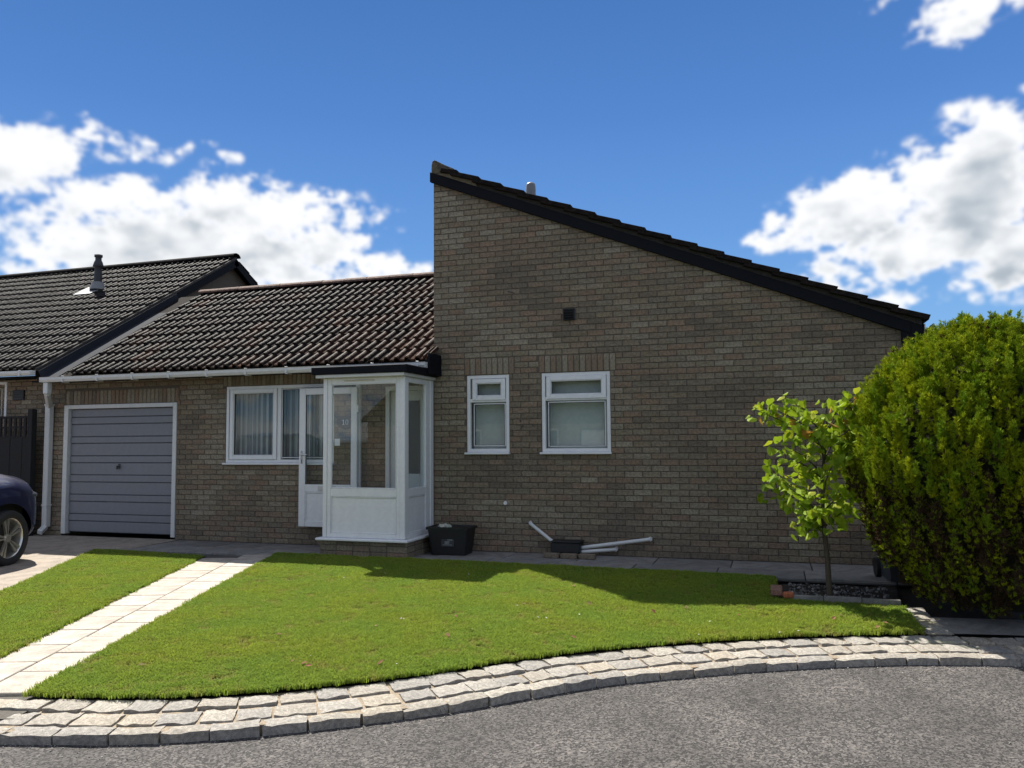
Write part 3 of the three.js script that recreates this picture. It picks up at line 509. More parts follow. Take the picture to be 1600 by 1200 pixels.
{ // lean-to roof over the gable wing: deck, verge tiles, mortar, bargeboard
  const z1 = 0.055, deckTop = (x) => gTop(x) + 0.16;
  const roof = mesh('lean_to_roof', (() => { const g = extrude([[-0.03, deckTop(0) - 0.05], [6.04, deckTop(6.04) - 0.05], [6.04, deckTop(6.04)], [-0.03, deckTop(0)]], 8.1); g.translate(0, 0, -8.1 + 0.0); return metreUV(g); })(), tileMats[2], house);
  roof.userData.label = 'dark tiled lean-to roof sloping down to the right';
  const ang = Math.atan(0.404), pitchX = 0.3167;
  for (let k = 0; k < 19; k++) {
    const xe = 6.06 - k * pitchX; if (xe < 0.3) break; const len = Math.min(0.40, (xe - 0.16) / Math.cos(ang));
    // lower end of the tile lifts over the one below
    const th = 0.052, s = extrude([[0, 0], [-len, -0.034], [-len, -0.034 + th], [0, th]], 0.36, [], 0.004); s.translate(0, 0, -0.305);
    const m = mesh('tile', s, tileMats[[0, 2, 5, 0, 2][k % 5]], roof); m.position.set(xe, gTop(xe) + 0.13 + 0.078, z1 - 0.005 + rr(-0.006, 0.004)); m.rotation.z = -ang;
    const full = extrude([[0, 0], [-len, -0.020], [-len, -0.020 + th], [0, th]], 7.6); full.translate(0, 0, -7.96); const c = mesh('tile_course', full, tileMats[[2, 0, 5][k % 3]], roof); c.position.set(xe, gTop(xe) + 0.13 + 0.085, 0); c.rotation.z = -ang; c.userData.kind = 'stuff';
  }
  mesh('verge_mortar', (() => { const pts = [[0.02, gTop(0.02) + 0.13], [6.0, gTop(6.0) + 0.13]]; for (let x = 6.0; x > 0.02; x -= 0.1) pts.push([x, gTop(x) + 0.205 + 0.006 * n2(x * 9, 4)]); pts.push([0.02, gTop(0.02) + 0.205]); const g = extrude(pts, 0.1); g.translate(0, 0, -0.058); return g; })(), std(0.045, 0.040, 0.034, 0.95, { map: tG3, bumpMap: tG3, bumpScale: 0.01 }), roof);
  mesh('verge_mortar', (() => { const g = extrude([[0.06, gTop(0.06) + 0.135], [0.66, gTop(0.66) + 0.135], [0.62, gTop(0.62) + 0.20], [0.06, gTop(0.06) + 0.215]], 0.1, [], 0.003); g.translate(0, 0, -0.05); return g; })(), std(0.215, 0.175, 0.118, 0.95, { map: tG3, bumpMap: tG3, bumpScale: 0.01 }), roof).userData.label = 'newer tan mortar under the top verge tiles';
  mesh('bargeboard', (() => { const g = extrude([[-0.025, gTop(-0.025) - 0.004], [5.88, gTop(5.88) - 0.004], [5.88, gTop(5.88) + 0.126], [-0.025, gTop(-0.025) + 0.126]], 0.05, [], 0.003); g.translate(0, 0, 0.004); return metreUV(g); })(), M.fasciaBlack, roof);
  mesh('eaves_box', (() => { const g = extrude([[5.79, 2.40], [6.015, 2.40], [6.015, gTop(6.015) + 0.128], [5.886, gTop(5.886) + 0.126], [5.886, gTop(5.886)], [5.79, gTop(5.79) - 0.006]], 8.0, [], 0.002); g.translate(0, 0, -7.955); return metreUV(g); })(), M.fasciaBlack, roof);
  mesh('ridge_tile', (() => { const g = extrude([[-0.002, 5.03], [0.0, 5.13], [0.012, 5.185], [0.035, 5.20], [0.07, 5.185], [0.19, 5.115], [0.32, 5.05], [0.32, 5.0], [0.10, 5.0]], 8.0, [], 0.004); g.translate(0, 0, -7.95); return metreUV(g); })(), std(0.16, 0.135, 0.095, 0.92, { map: tTl, bumpMap: tTl, bumpScale: 0.006 }), roof);
  const gut = mesh('gutter', prismX([[0, 0], [0.1, 0], [0.1, 0.075], [0.092, 0.075], [0.088, 0.01], [0.012, 0.01], [0.008, 0.075], [0, 0.075]], 0, 8.06), M.upvcOld, roof); gut.rotation.y = Math.PI / 2; gut.position.set(6.025, 2.545, 0.06);
  gut.userData.label = 'white gutter end at the low eaves of the lean-to roof';
  // flue pipe
  const fl = mesh('flue_pipe', (() => { const pts = []; for (let i = 0; i <= 6; i++) { const a = (i / 6) * Math.PI / 2; pts.push(new THREE.Vector2(0.07 * Math.cos(a) + 0.0001, 5.22 + 0.05 * Math.sin(a))); } return new THREE.LatheGeometry([new THREE.Vector2(0.082, 4.55), new THREE.Vector2(0.075, 5.15), ...pts], 20).toNonIndexed(); })(), M.zinc, roof); fl.position.set(0.962, 0.0, -1.5);
  fl.userData.label = 'short pale metal flue pipe behind the verge';
}
windowPart(house, { x0: W1[0], x1: W1[1], yb: WB, yt: WT, mull: [[W1[0] + 0.046, W1[1] - 0.046, 1.853, 1.898]], cells: [{ g: [0.628, 0.958, 1.945, 2.095], sash: 0.066 }, { g: [0.588, 1.008, 1.283, 1.822] }], label: 'narrow white window with small top light' });
windowPart(house, { x0: W2[0], x1: W2[1], yb: WB, yt: WT, mull: [[W2[0] + 0.046, W2[1] - 0.046, 1.853, 1.898]], cells: [{ g: [1.652, 2.305, 1.94, 2.10], sash: 0.066 }, { g: [1.617, 2.343, 1.272, 1.825] }], label: 'wider white window with long top light' });
{ // blinds and rooms behind the gable windows
  const b1 = mesh('roller_blind', merge([cbox(W1[0] + 0.03, W1[1] - 0.03, 1.22, 2.2, -0.165, -0.163, 0.0008)]), M.blind, house); b1.userData.label = 'pale blind drawn behind the narrow window';
  const b2 = mesh('roller_blind', merge([cbox(W2[0] + 0.03, W2[1] - 0.03, 1.22, 2.2, -0.165, -0.163, 0.0008)]), M.blind, house); b2.userData.label = 'pale blind drawn behind the wider window';
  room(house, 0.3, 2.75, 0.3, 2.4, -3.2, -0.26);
  // reveals
}
// fan vent, cable, small fittings on the gable wall
{
  const v = mesh('wall_vent', merge([cbox(1.825, 1.985, 2.886, 3.037, 0.001, 0.012, 0.003), cbox(1.825, 1.84, 2.886, 3.037, 0.012, 0.03, 0.003), cbox(1.97, 1.985, 2.886, 3.037, 0.012, 0.03, 0.003), cbox(1.84, 1.97, 3.022, 3.037, 0.012, 0.0295, 0.003)]), M.blackPlastic, house); v.userData.label = 'small black louvred vent high on the gable wall';
  for (let k = 0; k < 4; k++) { const m = mesh('louvre', cbox(-0.066, 0.066, -0.003, 0.003, -0.02, 0.02, 0.001), M.blackPlastic, v); m.position.set(1.905, 2.905 + k * 0.033, 0.021); m.rotation.x = 0.7; }
  mesh('wall_cable', tube([[1.07, 3.315, 0.002], [1.10, 3.312, 0.02], [1.14, 3.295, 0.024], [1.155, 3.29, 0.004]], 0.005, 14, 6), M.seal, house);
  mesh('overflow_cap', (() => { const g = new THREE.CylinderGeometry(0.022, 0.026, 0.02, 16).toNonIndexed(); g.rotateX(Math.PI / 2); g.translate(1.018, 0.529, 0.012); return g; })(), M.upvc, house);
  for (const [x, y] of [[1.235, 1.60], [1.262, 1.53], [1.405, 1.535]]) mesh('plugged_hole', (() => { const g = new THREE.CylinderGeometry(0.013, 0.013, 0.006, 10).toNonIndexed(); g.rotateX(Math.PI / 2); g.translate(x, y, 0.003); return g; })(), M.darkMetal, house);
}
{ // waste pipes and gully at the foot of the gable wall
  mesh('waste_pipe', merge([bar([1.372, 0.275, 0.05], [1.70, 0.05, 0.12], 0.022, 0.022, 12), bar([1.355, 0.286, 0.0], [1.372, 0.275, 0.052], 0.024, 0.024, 12)]), M.upvcOld, house);
  mesh('waste_pipe', merge([bar([2.895, 0.122, 0.05], [2.02, -0.002, 0.13], 0.023, 0.023, 12), bar([2.895, 0.122, -0.01], [2.895, 0.122, 0.052], 0.027, 0.027, 12)]), M.upvcOld, house);
  mesh('waste_pipe', merge([bar([2.47, -0.012, 0.06], [2.06, -0.046, 0.15], 0.023, 0.023, 12), bar([2.47, -0.012, -0.01], [2.47, -0.012, 0.062], 0.027, 0.027, 12)]), M.upvcOld, house);
  mesh('drain_cover', merge([cbox(1.69, 2.06, -0.055, 0.075, 0.03, 0.26, 0.012), cbox(1.68, 2.07, 0.075, 0.088, 0.02, 0.27, 0.004)]), M.blackPlastic, house).userData.label = 'black plastic drain cover over the gully';
  const gu = mesh('gully_surround', cbox(1.62, 2.16, GY + 0.003, GY + 0.042, 0.035, 0.33, 0.012), std(0.12, 0.098, 0.07, 0.95, { map: tG3 }), house);
  for (const [x, z] of [[1.635, 0.34], [1.86, 0.35], [2.08, 0.33]]) mesh('brick', (() => { const g = cbox(-0.0, 0.2, 0, 0.06, 0, 0.09, 0.008); return g; })(), brickMats[3], house).position.set(x, GY + 0.003, z);
}

// garage wing -------------------------------------------------
const LX0 = -6.75, GA = [-6.406, -4.22], GAT = 1.96, LW = [-3.3385, -1.53], LWT = 2.1712, LWB = 1.047, LSB = 1.02, HD = [-0.72, -0.06], HDT = 2.10;
{
  const h = (a, b, c, d) => [[a, c], [b, c], [b, d], [a, d]];
  const wall = mesh('garage_wing_wall', (() => { const g = extrude([[LX0, -0.4], [GA[0], -0.4], [GA[0], GAT], [GA[1], GAT], [GA[1], -0.4], [HD[0], -0.4], [HD[0], HDT], [HD[1], HDT], [HD[1], -0.4], [0.0, -0.4], [0.0, 2.46], [LX0, 2.46]], 0.24, [h(LW[0], LW[1], LSB, LWT)]); g.translate(0, 0, -0.248); return metreUV(g); })(), M.mortar, house);
  wall.userData.label = 'low brown brick wall with garage door and lounge window';
  const sol = 0.205;
  const list = layBricks(LX0, -0.004, GY - 0.005, () => 2.44, [[GA[0], GA[1], -0.5, GAT], [LW[0], LW[1], LSB, LWT], [HD[0], HD[1], -0.5, HDT], [GA[0] + 0.02, GA[1] + 0.03, GAT + 0.01, GAT + 0.225], [LW[0] - 0.06, LW[1] + 0.06, LWT + 0.005, LWT + 0.22]], [[GA[0] + 0.02, GA[1] + 0.03, GAT + 0.003], [LW[0] - 0.06, LW[1] + 0.06, LWT + 0.002]], 502);
  const f = mesh('brickwork', brickField(list, 63), brickVC, wall); f.userData.kind = 'stuff';
  mesh('end_wall', merge([cbox(LX0, LX0 + 0.2, -0.4, 2.44, -5.7, -0.252, 0.002), cbox(LX0, 0, -0.4, 2.4, -5.9, -5.7, 0.002)]), std(0.2, 0.165, 0.12, 0.95, { map: tBr }), house);
}
{ // garage door
  const fr = mesh('garage_frame', merge([cbox(GA[0], GA[0] + 0.085, GY + 0.03, GAT, -0.1, 0.012, 0.004), cbox(GA[1] - 0.07, GA[1], GY + 0.03, GAT, -0.1, 0.012, 0.004), cbox(GA[0] + 0.084, GA[1] - 0.069, GAT - 0.062, GAT, -0.1, 0.011, 0.004)]), M.upvcOld, house); fr.userData.label = 'white painted timber frame around the garage door';
  const door = mesh('garage_door', cbox(GA[0] + 0.086, GA[1] - 0.071, GY + 0.055, GAT - 0.064, -0.085, -0.068, 0.002), std(0.05, 0.056, 0.072, 0.5), house); door.userData.label = 'blue grey up-and-over door with horizontal ribs';
  const ys = [GY + 0.06, 0.132, 0.242, 0.437, 0.546, 0.742, 0.853, 1.044, 1.152, 1.35, 1.454, 1.652, 1.764, GAT - 0.066];
  for (let k = 0; k + 1 < ys.length; k++) mesh('panel', cbox(GA[0] + 0.09, GA[1] - 0.075, ys[k] + 0.005, ys[k + 1] - 0.005, -0.0675, (k % 2 ? -0.043 : -0.050), 0.006), M.garage, door);
  mesh('handle', merge([cbox(-5.352, -5.312, 0.945, 1.03, -0.042, -0.034, 0.003), bar([-5.332, 0.985, -0.036], [-5.332, 0.985, 0.0], 0.011, 0.011), bar([-5.332, 1.0, 0.0], [-5.332, 0.945, 0.004], 0.012, 0.012)]), M.darkMetal, door);
}
{ // lounge window with net curtain
  windowPart(house, { x0: LW[0], x1: LW[1], yb: LWB, yt: LWT, z: -0.006, mull: [[-2.46, -2.40, LWB + 0.046, LWT - 0.046]], cells: [{ g: [-3.20, -2.53, 1.163, 2.06], sash: 0.066 }, { g: [-2.375, -1.60, 1.13, 2.105] }], label: 'wide white lounge window with net curtains', sillY: 0.027 });
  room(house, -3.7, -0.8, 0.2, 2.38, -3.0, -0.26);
  // lace net curtain
  const cv = document.createElement('canvas'); cv.width = 512; cv.height = 512; const x = cv.getContext('2d'); x.fillStyle = '#3c3c3c'; x.fillRect(0, 0, 512, 512); const q = rng(88);
  x.strokeStyle = '#585858'; x.lineWidth = 1; for (let i = 0; i < 512; i += 6) { x.beginPath(); x.moveTo(i, 0); x.lineTo(i, 512); x.stroke(); x.beginPath(); x.moveTo(0, i); x.lineTo(512, i); x.stroke(); }
  x.strokeStyle = '#ffffff'; x.fillStyle = '#f4f4f4'; for (let c = 0; c < 8; c++) for (let r = 0; r < 16; r++) { const px = c * 64 + 32, py = r * 32 + 16; x.lineWidth = 5; x.beginPath(); x.moveTo(px - 15, py); x.lineTo(px, py - 15); x.lineTo(px + 15, py); x.lineTo(px, py + 15); x.closePath(); x.stroke(); x.beginPath(); x.arc(px, py, 4, 0, 7); x.fill(); x.beginPath(); x.arc(px + 32, py + 16, 5, 0, 7); x.fill(); }
  const lace = new THREE.CanvasTexture(cv); lace.wrapS = lace.wrapT = THREE.RepeatWrapping; lace.repeat.set(1.6, 1.6);
  const N = 220, pos = [], uv = []; const fold = (u) => 0.028 * Math.sin(u * 52 + 3 * n2(u * 3, 1)) + 0.012 * n2(u * 9, 2); let s = 0; const P = []; for (let i = 0; i <= N; i++) { const u = lerp(LW[0], LW[1], i / N); if (i) s += Math.hypot((LW[1] - LW[0]) / N, fold(u) - fold(lerp(LW[0], LW[1], (i - 1) / N))); P.push([u, -0.19 + fold(u), s]); }
  for (let i = 0; i < N; i++) { const [a, za, sa] = P[i], [b, zb, sb] = P[i + 1]; for (const [X, Y, Z, S] of [[a, 1.06, za, sa], [b, 1.06, zb, sb], [b, 2.2, zb, sb], [a, 1.06, za, sa], [b, 2.2, zb, sb], [a, 2.2, za, sa]]) { pos.push(X, Y, Z); uv.push(S, Y); } }
  const g = new THREE.BufferGeometry(); g.setAttribute('position', new THREE.Float32BufferAttribute(pos, 3)); g.setAttribute('uv', new THREE.Float32BufferAttribute(uv, 2)); g.computeVertexNormals();
  mesh('net_curtain', g, new THREE.MeshStandardMaterial({ color: col(0.60, 0.64, 0.65), roughness: 0.95, alphaMap: lace, transparent: true, side: THREE.DoubleSide }), house).userData.label = 'white patterned net curtain hanging in folds';
}
{ // front door of the house, inside the porch
  const f = mesh('door_frame', merge([cbox(HD[0], HD[0] + 0.06, GY + 0.2, HDT, -0.1, 0.008), cbox(HD[1] - 0.06, HD[1], GY + 0.2, HDT, -0.1, 0.008), cbox(HD[0] + 0.06, HD[1] - 0.06, HDT - 0.06, HDT, -0.1, 0.007)]), M.upvcOld, house);
  const d = mesh('front_door', merge([cbox(HD[0] + 0.062, HD[0] + 0.15, 0.12, HDT - 0.062, -0.08, -0.03), cbox(HD[1] - 0.15, HD[1] - 0.062, 0.12, HDT - 0.062, -0.08, -0.03), cbox(HD[0] + 0.15, HD[1] - 0.15, 1.9, HDT - 0.062, -0.08, -0.031), cbox(HD[0] + 0.15, HD[1] - 0.15, 0.12, 0.9, -0.08, -0.031)]), M.upvcOld, house);
  const pg = new THREE.PlaneGeometry(HD[1] - HD[0] - 0.3, 1.0).toNonIndexed(); pg.translate((HD[0] + HD[1]) / 2, 1.4, -0.055); mesh('pane', pg, M.frosted, d);
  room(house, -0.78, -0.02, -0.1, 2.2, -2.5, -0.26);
}
{ // house number plaque on the wall behind the open porch door
  const s = new THREE.Shape(); s.absellipse(0, 0, 0.135, 0.088, 0, Math.PI * 2); const g = new THREE.ExtrudeGeometry(s, { depth: 0.010, bevelEnabled: true, bevelSize: 0.005, bevelThickness: 0.004, bevelSegments: 2, curveSegments: 32 });
  const pl = mesh('number_plaque', metreUV(flat(g)), std(0.012, 0.013, 0.018, 0.35), house); pl.position.set(-1.335, 1.618, 0.006); pl.userData.label = 'dark oval house number plaque';
  const font = await new FontLoader().loadAsync('fonts/droid/droid_serif_regular.typeface.json');
  const t = new TextGeometry('10', { font, size: 0.072, depth: 0.003, curveSegments: 6 }); t.computeBoundingBox(); t.translate(-t.boundingBox.max.x / 2 - 0.004, -t.boundingBox.max.y / 2, 0.0145);
  mesh('house_number', flat(t), std(0.75, 0.75, 0.72, 0.5), pl);
}
// low roof
const EZ = 0.37, EY = 2.405, RZ = -2.70, RYY = EY + (EZ - RZ) * Math.tan(PITCH);
{
  const L = (EZ - RZ) / Math.cos(PITCH);
  const back = -6.2, yb = RYY - (RZ - back) * Math.tan(PITCH) ;
  const roof = mesh('garage_wing_roof', prismX([[EZ - 0.03, EY - 0.06], [RZ, RYY - 0.065], [back, yb - 0.06], [back, yb - 0.01], [RZ, RYY - 0.012], [EZ - 0.03, EY - 0.012]], -6.62, -0.002), tileMats[2], house);
  roof.userData.label = 'low roof of dark brown rolled tiles over the garage';
  const geos = Array.from({ length: 4 }, (_, i) => tileGeo(0.405, 0.022, 700 + i)), g = 0.343, q = rng(71);
  const narrow = tileGeo(0.405, 0.022, 720, 0.11);
  const rowN = Math.ceil(L / g);
  for (let r = 0; r < rowN; r++) for (let c = 0; c < 20; c++) {
    const s = r * g; if (s + 0.05 > L) continue;
    const x = -6.0 + c * 0.3 + rr(-0.003, 0.003), z = EZ - s * Math.cos(PITCH), y = EY + s * Math.sin(PITCH);
    const warm = sstep(c / 20 * 0.8 + (1 - r / rowN) * 0.35 + n2(c * 0.3, r * 0.5) * 0.3, 0.55, 1.0), v = q();
    const ti = v < 0.12 + warm * 0.75 ? [3, 4, 6, 4][Math.floor(q() * 4)] : v > 0.93 ? 4 : [0, 1, 2, 5, 0][Math.floor(q() * 5)];
    const m = mesh('tile', geos[Math.floor(q() * 4)], tileMats[ti], roof); m.position.set(x, y + 0.004 * q(), z); m.rotation.x = PITCH + (q() - 0.5) * 0.012; m.rotation.z = (q() - 0.5) * 0.008;
    if (r === rowN - 1) m.scale.z = Math.min(1, (L - s) / 0.40);
  }
  { const m = mesh('tile', narrow, tileMats[6], roof); m.position.set(0.002, EY, EZ); m.rotation.x = PITCH; m.scale.z = 0.9; }
  // ridge tiles
  const rg = (() => { const pts = []; for (let i = 0; i <= 8; i++) { const a = Math.PI * (i / 8); pts.push([Math.cos(a) * 0.125, Math.sin(a) * 0.085]); } for (let i = 8; i >= 0; i--) { const a = Math.PI * (i / 8); pts.push([Math.cos(a) * 0.108, Math.sin(a) * 0.068]); } return prismX(pts, 0, 0.44); })();
  const ridgeMats = [[0.20, 0.10, 0.065], [0.17, 0.085, 0.06], [0.22, 0.12, 0.085], [0.24, 0.15, 0.11]].map(([r, gg, b]) => std(r, gg, b, 0.85, { map: tTl, bumpMap: tTl, bumpScale: 0.005 }));
  for (let x = -6.0, k = 0; x < -0.1; x += 0.448, k++) { const m = mesh('ridge_tile', rg, ridgeMats[k % 4], roof); m.position.set(Math.min(x, -0.445), RYY + 0.015 + rr(-0.004, 0.004), RZ); m.rotation.z = rr(-0.006, 0.006); }
  // lead flashing against the neighbour
  const ft = mesh('lead_flashing', cbox(0, 0.30, -0.004, 0.012, -L + 0.1, 0.02, 0.004), M.lead, roof); ft.position.set(-6.46, EY - 0.03, EZ); ft.rotation.x = PITCH; ft.userData.label = 'grey lead flashing beside the neighbouring gable';
  const fu = mesh('lead_flashing', cbox(0, 0.012, 0.0, 0.13, -L + 0.1, 0.02, 0.003), M.lead, roof); fu.position.set(-6.475, EY - 0.03, EZ); fu.rotation.x = PITCH;
  // soffit and rafter feet
  mesh('soffit', cbox(LX0, -0.002, EY - 0.085, EY - 0.066, 0.002, EZ - 0.05, 0.002), M.fasciaBlack, roof);
  mesh('eaves_end_board', cbox(0.088, 0.118, 2.22, 2.50, 0.002, 0.40, 0.004), M.fasciaBlack, roof).userData.label = 'black board closing the eaves beside the gable';
  mesh('eaves_end_board', cbox(0.004, 0.087, 2.24, 2.44, 0.002, 0.33, 0.004), M.fasciaBlack, roof);
}
{ // gutter and downpipe
  const gz = 0.375;
  const gut = mesh('gutter', prismX([[gz, 2.30], [gz + 0.085, 2.30], [gz + 0.105, 2.335], [gz + 0.105, 2.368], [gz + 0.112, 2.376], [gz + 0.10, 2.376], [gz + 0.095, 2.336], [gz + 0.08, 2.308], [gz + 0.008, 2.308], [gz + 0.004, 2.376], [gz - 0.006, 2.376]], -6.42, 0.085), M.upvcOld, house); gut.userData.label = 'long white plastic gutter along the low eaves';
  mesh('gutter_end', merge([cbox(-6.424, -6.415, 2.30, 2.372, gz, gz + 0.10, 0.002), cbox(0.080, 0.087, 2.30, 2.372, gz, gz + 0.10, 0.002)]), M.upvcOld, gut);
  for (let k = 0; k < 10; k++) { const x = -5.98 + k * 0.66; mesh('gutter_bracket', merge([cbox(x, x + 0.035, 2.285, 2.299, gz - 0.02, gz + 0.10, 0.003), cbox(x, x + 0.035, 2.299, 2.345, gz + 0.1055, gz + 0.112, 0.002), cbox(x, x + 0.035, 2.378, 2.388, gz + 0.085, gz + 0.116, 0.003)]), M.upvcOld, gut); }
  const sq = (a, b, w) => { const A = new THREE.Vector3(...a), B = new THREE.Vector3(...b), L = A.distanceTo(B); const g = cbox(-w, w, 0, L, -w, w, 0.008); const dir = B.clone().sub(A).normalize(); g.applyQuaternion(new THREE.Quaternion().setFromUnitVectors(new THREE.Vector3(0, 1, 0), dir)); g.translate(...a); return g; };
  const dp = mesh('downpipe', merge([sq([-6.335, 2.12, 0.40], [-6.335, 2.299, 0.40], 0.045), sq([-6.335, 2.13, 0.40], [-6.655, 1.94, 0.062], 0.037), cbox(-6.705, -6.605, GY + 0.13, 1.985, 0.012, 0.108, 0.012), sq([-6.655, GY + 0.14, 0.06], [-6.60, GY + 0.065, 0.22], 0.038)]), M.upvcOld, house); dp.userData.label = 'white square downpipe with swan neck left of the garage';
  for (const y of [1.955, 0.36]) mesh('pipe_clip', merge([cbox(-6.712, -6.598, y, y + 0.03, 0.009, 0.1115, 0.003), cbox(-6.80, -6.71, y + 0.008, y + 0.022, 0.004, 0.02, 0.002)]), M.upvcOld, dp);
}

// ================================================================ porch
{
  const P = thing('glazed_porch', 'white plastic glazed porch with black flat roof in the house corner', 'porch', [0, 0, 0]);
  const x0 = -1.155, x1 = 0.005, z1 = 0.905, zb = 0.008, y0 = 0.131, y1 = 2.16, pw = 0.058;
  mesh('post', cbox(x0, x0 + pw, y0, y1, z1 - 0.07, z1, 0.006), M.upvc, P);
  mesh('post', cbox(x1 - 0.075, x1, y0, y1, z1 - 0.085, z1 + 0.001, 0.008), M.upvc, P);
  mesh('post', cbox(x1 - 0.07, x1 - 0.001, y0, y1, zb, zb + 0.10, 0.006), M.upvc, P);
  mesh('post', cbox(x0 + 0.002, x0 + 0.07, y0, y1, zb, zb + 0.055, 0.006), M.upvc, P);
  // front frame
  const fx0 = x0 + pw, fx1 = x1 - 0.075, zf0 = z1 - 0.06, zf = z1 - 0.012;
  mesh('front_frame', merge([cbox(fx0, fx0 + 0.05, y0, y1, zf0, zf), cbox(fx1 - 0.045, fx1, y0, y1, zf0, zf), cbox(fx0 + 0.05, fx1 - 0.045, 2.085, y1, zf0, zf - 0.001), cbox(fx0 + 0.05, fx1 - 0.045, 0.648, 0.75, zf0, zf - 0.001), cbox(fx0 + 0.05, fx1 - 0.045, y0, 0.187, zf0, zf - 0.001)]), M.upvc, P);
  mesh('glazing_bead', merge([cbox(fx0 + 0.0495, fx0 + 0.064, 0.749, 2.086, zf0 + 0.02, zf + 0.004, 0.005), cbox(fx1 - 0.059, fx1 - 0.0445, 0.749, 2.086, zf0 + 0.02, zf + 0.004, 0.005), cbox(fx0 + 0.064, fx1 - 0.059, 2.072, 2.0865, zf0 + 0.02, zf + 0.003, 0.005), cbox(fx0 + 0.064, fx1 - 0.059, 0.7485, 0.763, zf0 + 0.02, zf + 0.003, 0.005)]), M.upvc, P);
  { const g = new THREE.PlaneGeometry(fx1 - fx0 - 0.11, 1.31).toNonIndexed(); g.translate((fx0 + fx1) / 2 + 0.002, 1.4175, zf - 0.02); mesh('pane', g, M.glass, P); }
  mesh('trickle_vent', cbox(-0.86, -0.42, 2.115, 2.13, zf, zf + 0.01, 0.003), std(0.5, 0.47, 0.36, 0.5), P);
  const panel = (a, b, c, d, z, name = 'panel') => mesh(name, merge([cbox(a, b, c, d, z - 0.03, z - 0.014, 0.002), cbox(a, a + 0.016, c, d, z - 0.014, z, 0.007), cbox(b - 0.016, b, c, d, z - 0.014, z, 0.007), cbox(a + 0.016, b - 0.016, d - 0.016, d, z - 0.014, z - 0.001, 0.006), cbox(a + 0.016, b - 0.016, c, c + 0.016, z - 0.014, z - 0.001, 0.006)]), M.upvc, P);
  panel(fx0 + 0.05, fx1 - 0.045, 0.187, 0.648, zf - 0.004);
  // right side
  const sz0 = zb + 0.10, sz1 = z1 - 0.085, sx = x1 - 0.012;
  mesh('side_frame', merge([cbox(sx - 0.048, sx, y0, y1, sz1 - 0.05, sz1), cbox(sx - 0.048, sx, y0, y1, sz0, sz0 + 0.13), cbox(sx - 0.048, sx - 0.001, 2.09, y1, sz0 + 0.13, sz1 - 0.05), cbox(sx - 0.048, sx - 0.001, 0.648, 0.75, sz0 + 0.13, sz1 - 0.05), cbox(sx - 0.048, sx - 0.001, y0, 0.187, sz0 + 0.13, sz1 - 0.05)]), M.upvc, P);
  { const g = new THREE.PlaneGeometry(sz1 - sz0 - 0.175, 1.345).toNonIndexed(); g.rotateY(Math.PI / 2); g.translate(sx - 0.02, 1.42, (sz0 + sz1) / 2 + 0.04); mesh('pane', g, M.frosted, P); }
  mesh('panel', merge([cbox(sx - 0.035, sx - 0.016, 0.187, 0.648, sz0 + 0.13, sz1 - 0.05, 0.002), cbox(sx - 0.016, sx - 0.003, 0.187, 0.648, sz0 + 0.13, sz0 + 0.145, 0.006), cbox(sx - 0.016, sx - 0.003, 0.187, 0.648, sz1 - 0.065, sz1 - 0.05, 0.006), cbox(sx - 0.016, sx - 0.004, 0.633, 0.648, sz0 + 0.145, sz1 - 0.065, 0.006), cbox(sx - 0.016, sx - 0.004, 0.187, 0.202, sz0 + 0.145, sz1 - 0.065, 0.006)]), M.upvc, P);
  // sill, plinth, floor
  mesh('sill', merge([cbox(x0 - 0.055, x1 + 0.075, y0 - 0.032, y0 - 0.001, z1 - 0.06, z1 + 0.085, 0.008), cbox(x1 - 0.06, x1 + 0.075, y0 - 0.032, y0 - 0.0012, zb, z1 - 0.061, 0.008)]), M.upvc, P);
  mesh('floor', cbox(x0 + 0.02, x1 - 0.07, GY, y0 - 0.034, zb, z1 - 0.08, 0.003), std(0.12, 0.10, 0.09, 0.8), P);
  const pl = mesh('plinth', cbox(x0 - 0.02, x1 + 0.03, GY - 0.05, y0 - 0.034, zb + 0.01, z1 + 0.008, 0.003), M.mortar, P);
  for (let r = 0; r < 3; r++) { for (let k = 0; k < 5; k++) { const x = x0 - 0.02 + k * 0.236 + (r % 2 ? 0 : 0.0), w = k === 4 ? 0.25 : 0.228; const m = mesh('brick', stretchers[(k + r) % 7], brickMats[(k * 3 + r * 5 + 3) % 9], pl); m.position.set(x + (r % 2) * 0.0, GY + r * BH - 0.004, z1 + 0.016); m.scale.x = w / 0.2155; } for (let k = 0; k < 4; k++) { const m = mesh('brick', stretchers[(k + r + 2) % 7], brickMats[(k + r * 2) % 9], pl); m.position.set(x1 + 0.038, GY + r * BH - 0.004, z1 + 0.012 - k * 0.225); m.rotation.y = Math.PI / 2; } }
  // flat roof
  mesh('roof_trim', merge([cbox(-1.215, 0.035, y1 + 0.001, 2.203, 0.93, 1.0, 0.005), cbox(-0.03, 0.0355, y1 + 0.001, 2.203, 0.008, 0.929, 0.005), cbox(x0 - 0.03, -0.031, y1 + 0.001, 2.202, 0.008, 0.929, 0.005)]), M.upvcOld, P);
  mesh('flat_roof', merge([cbox(-1.262, 0.082, 2.2045, 2.30, 0.008, 1.03, 0.006)]), M.fasciaBlack, P);
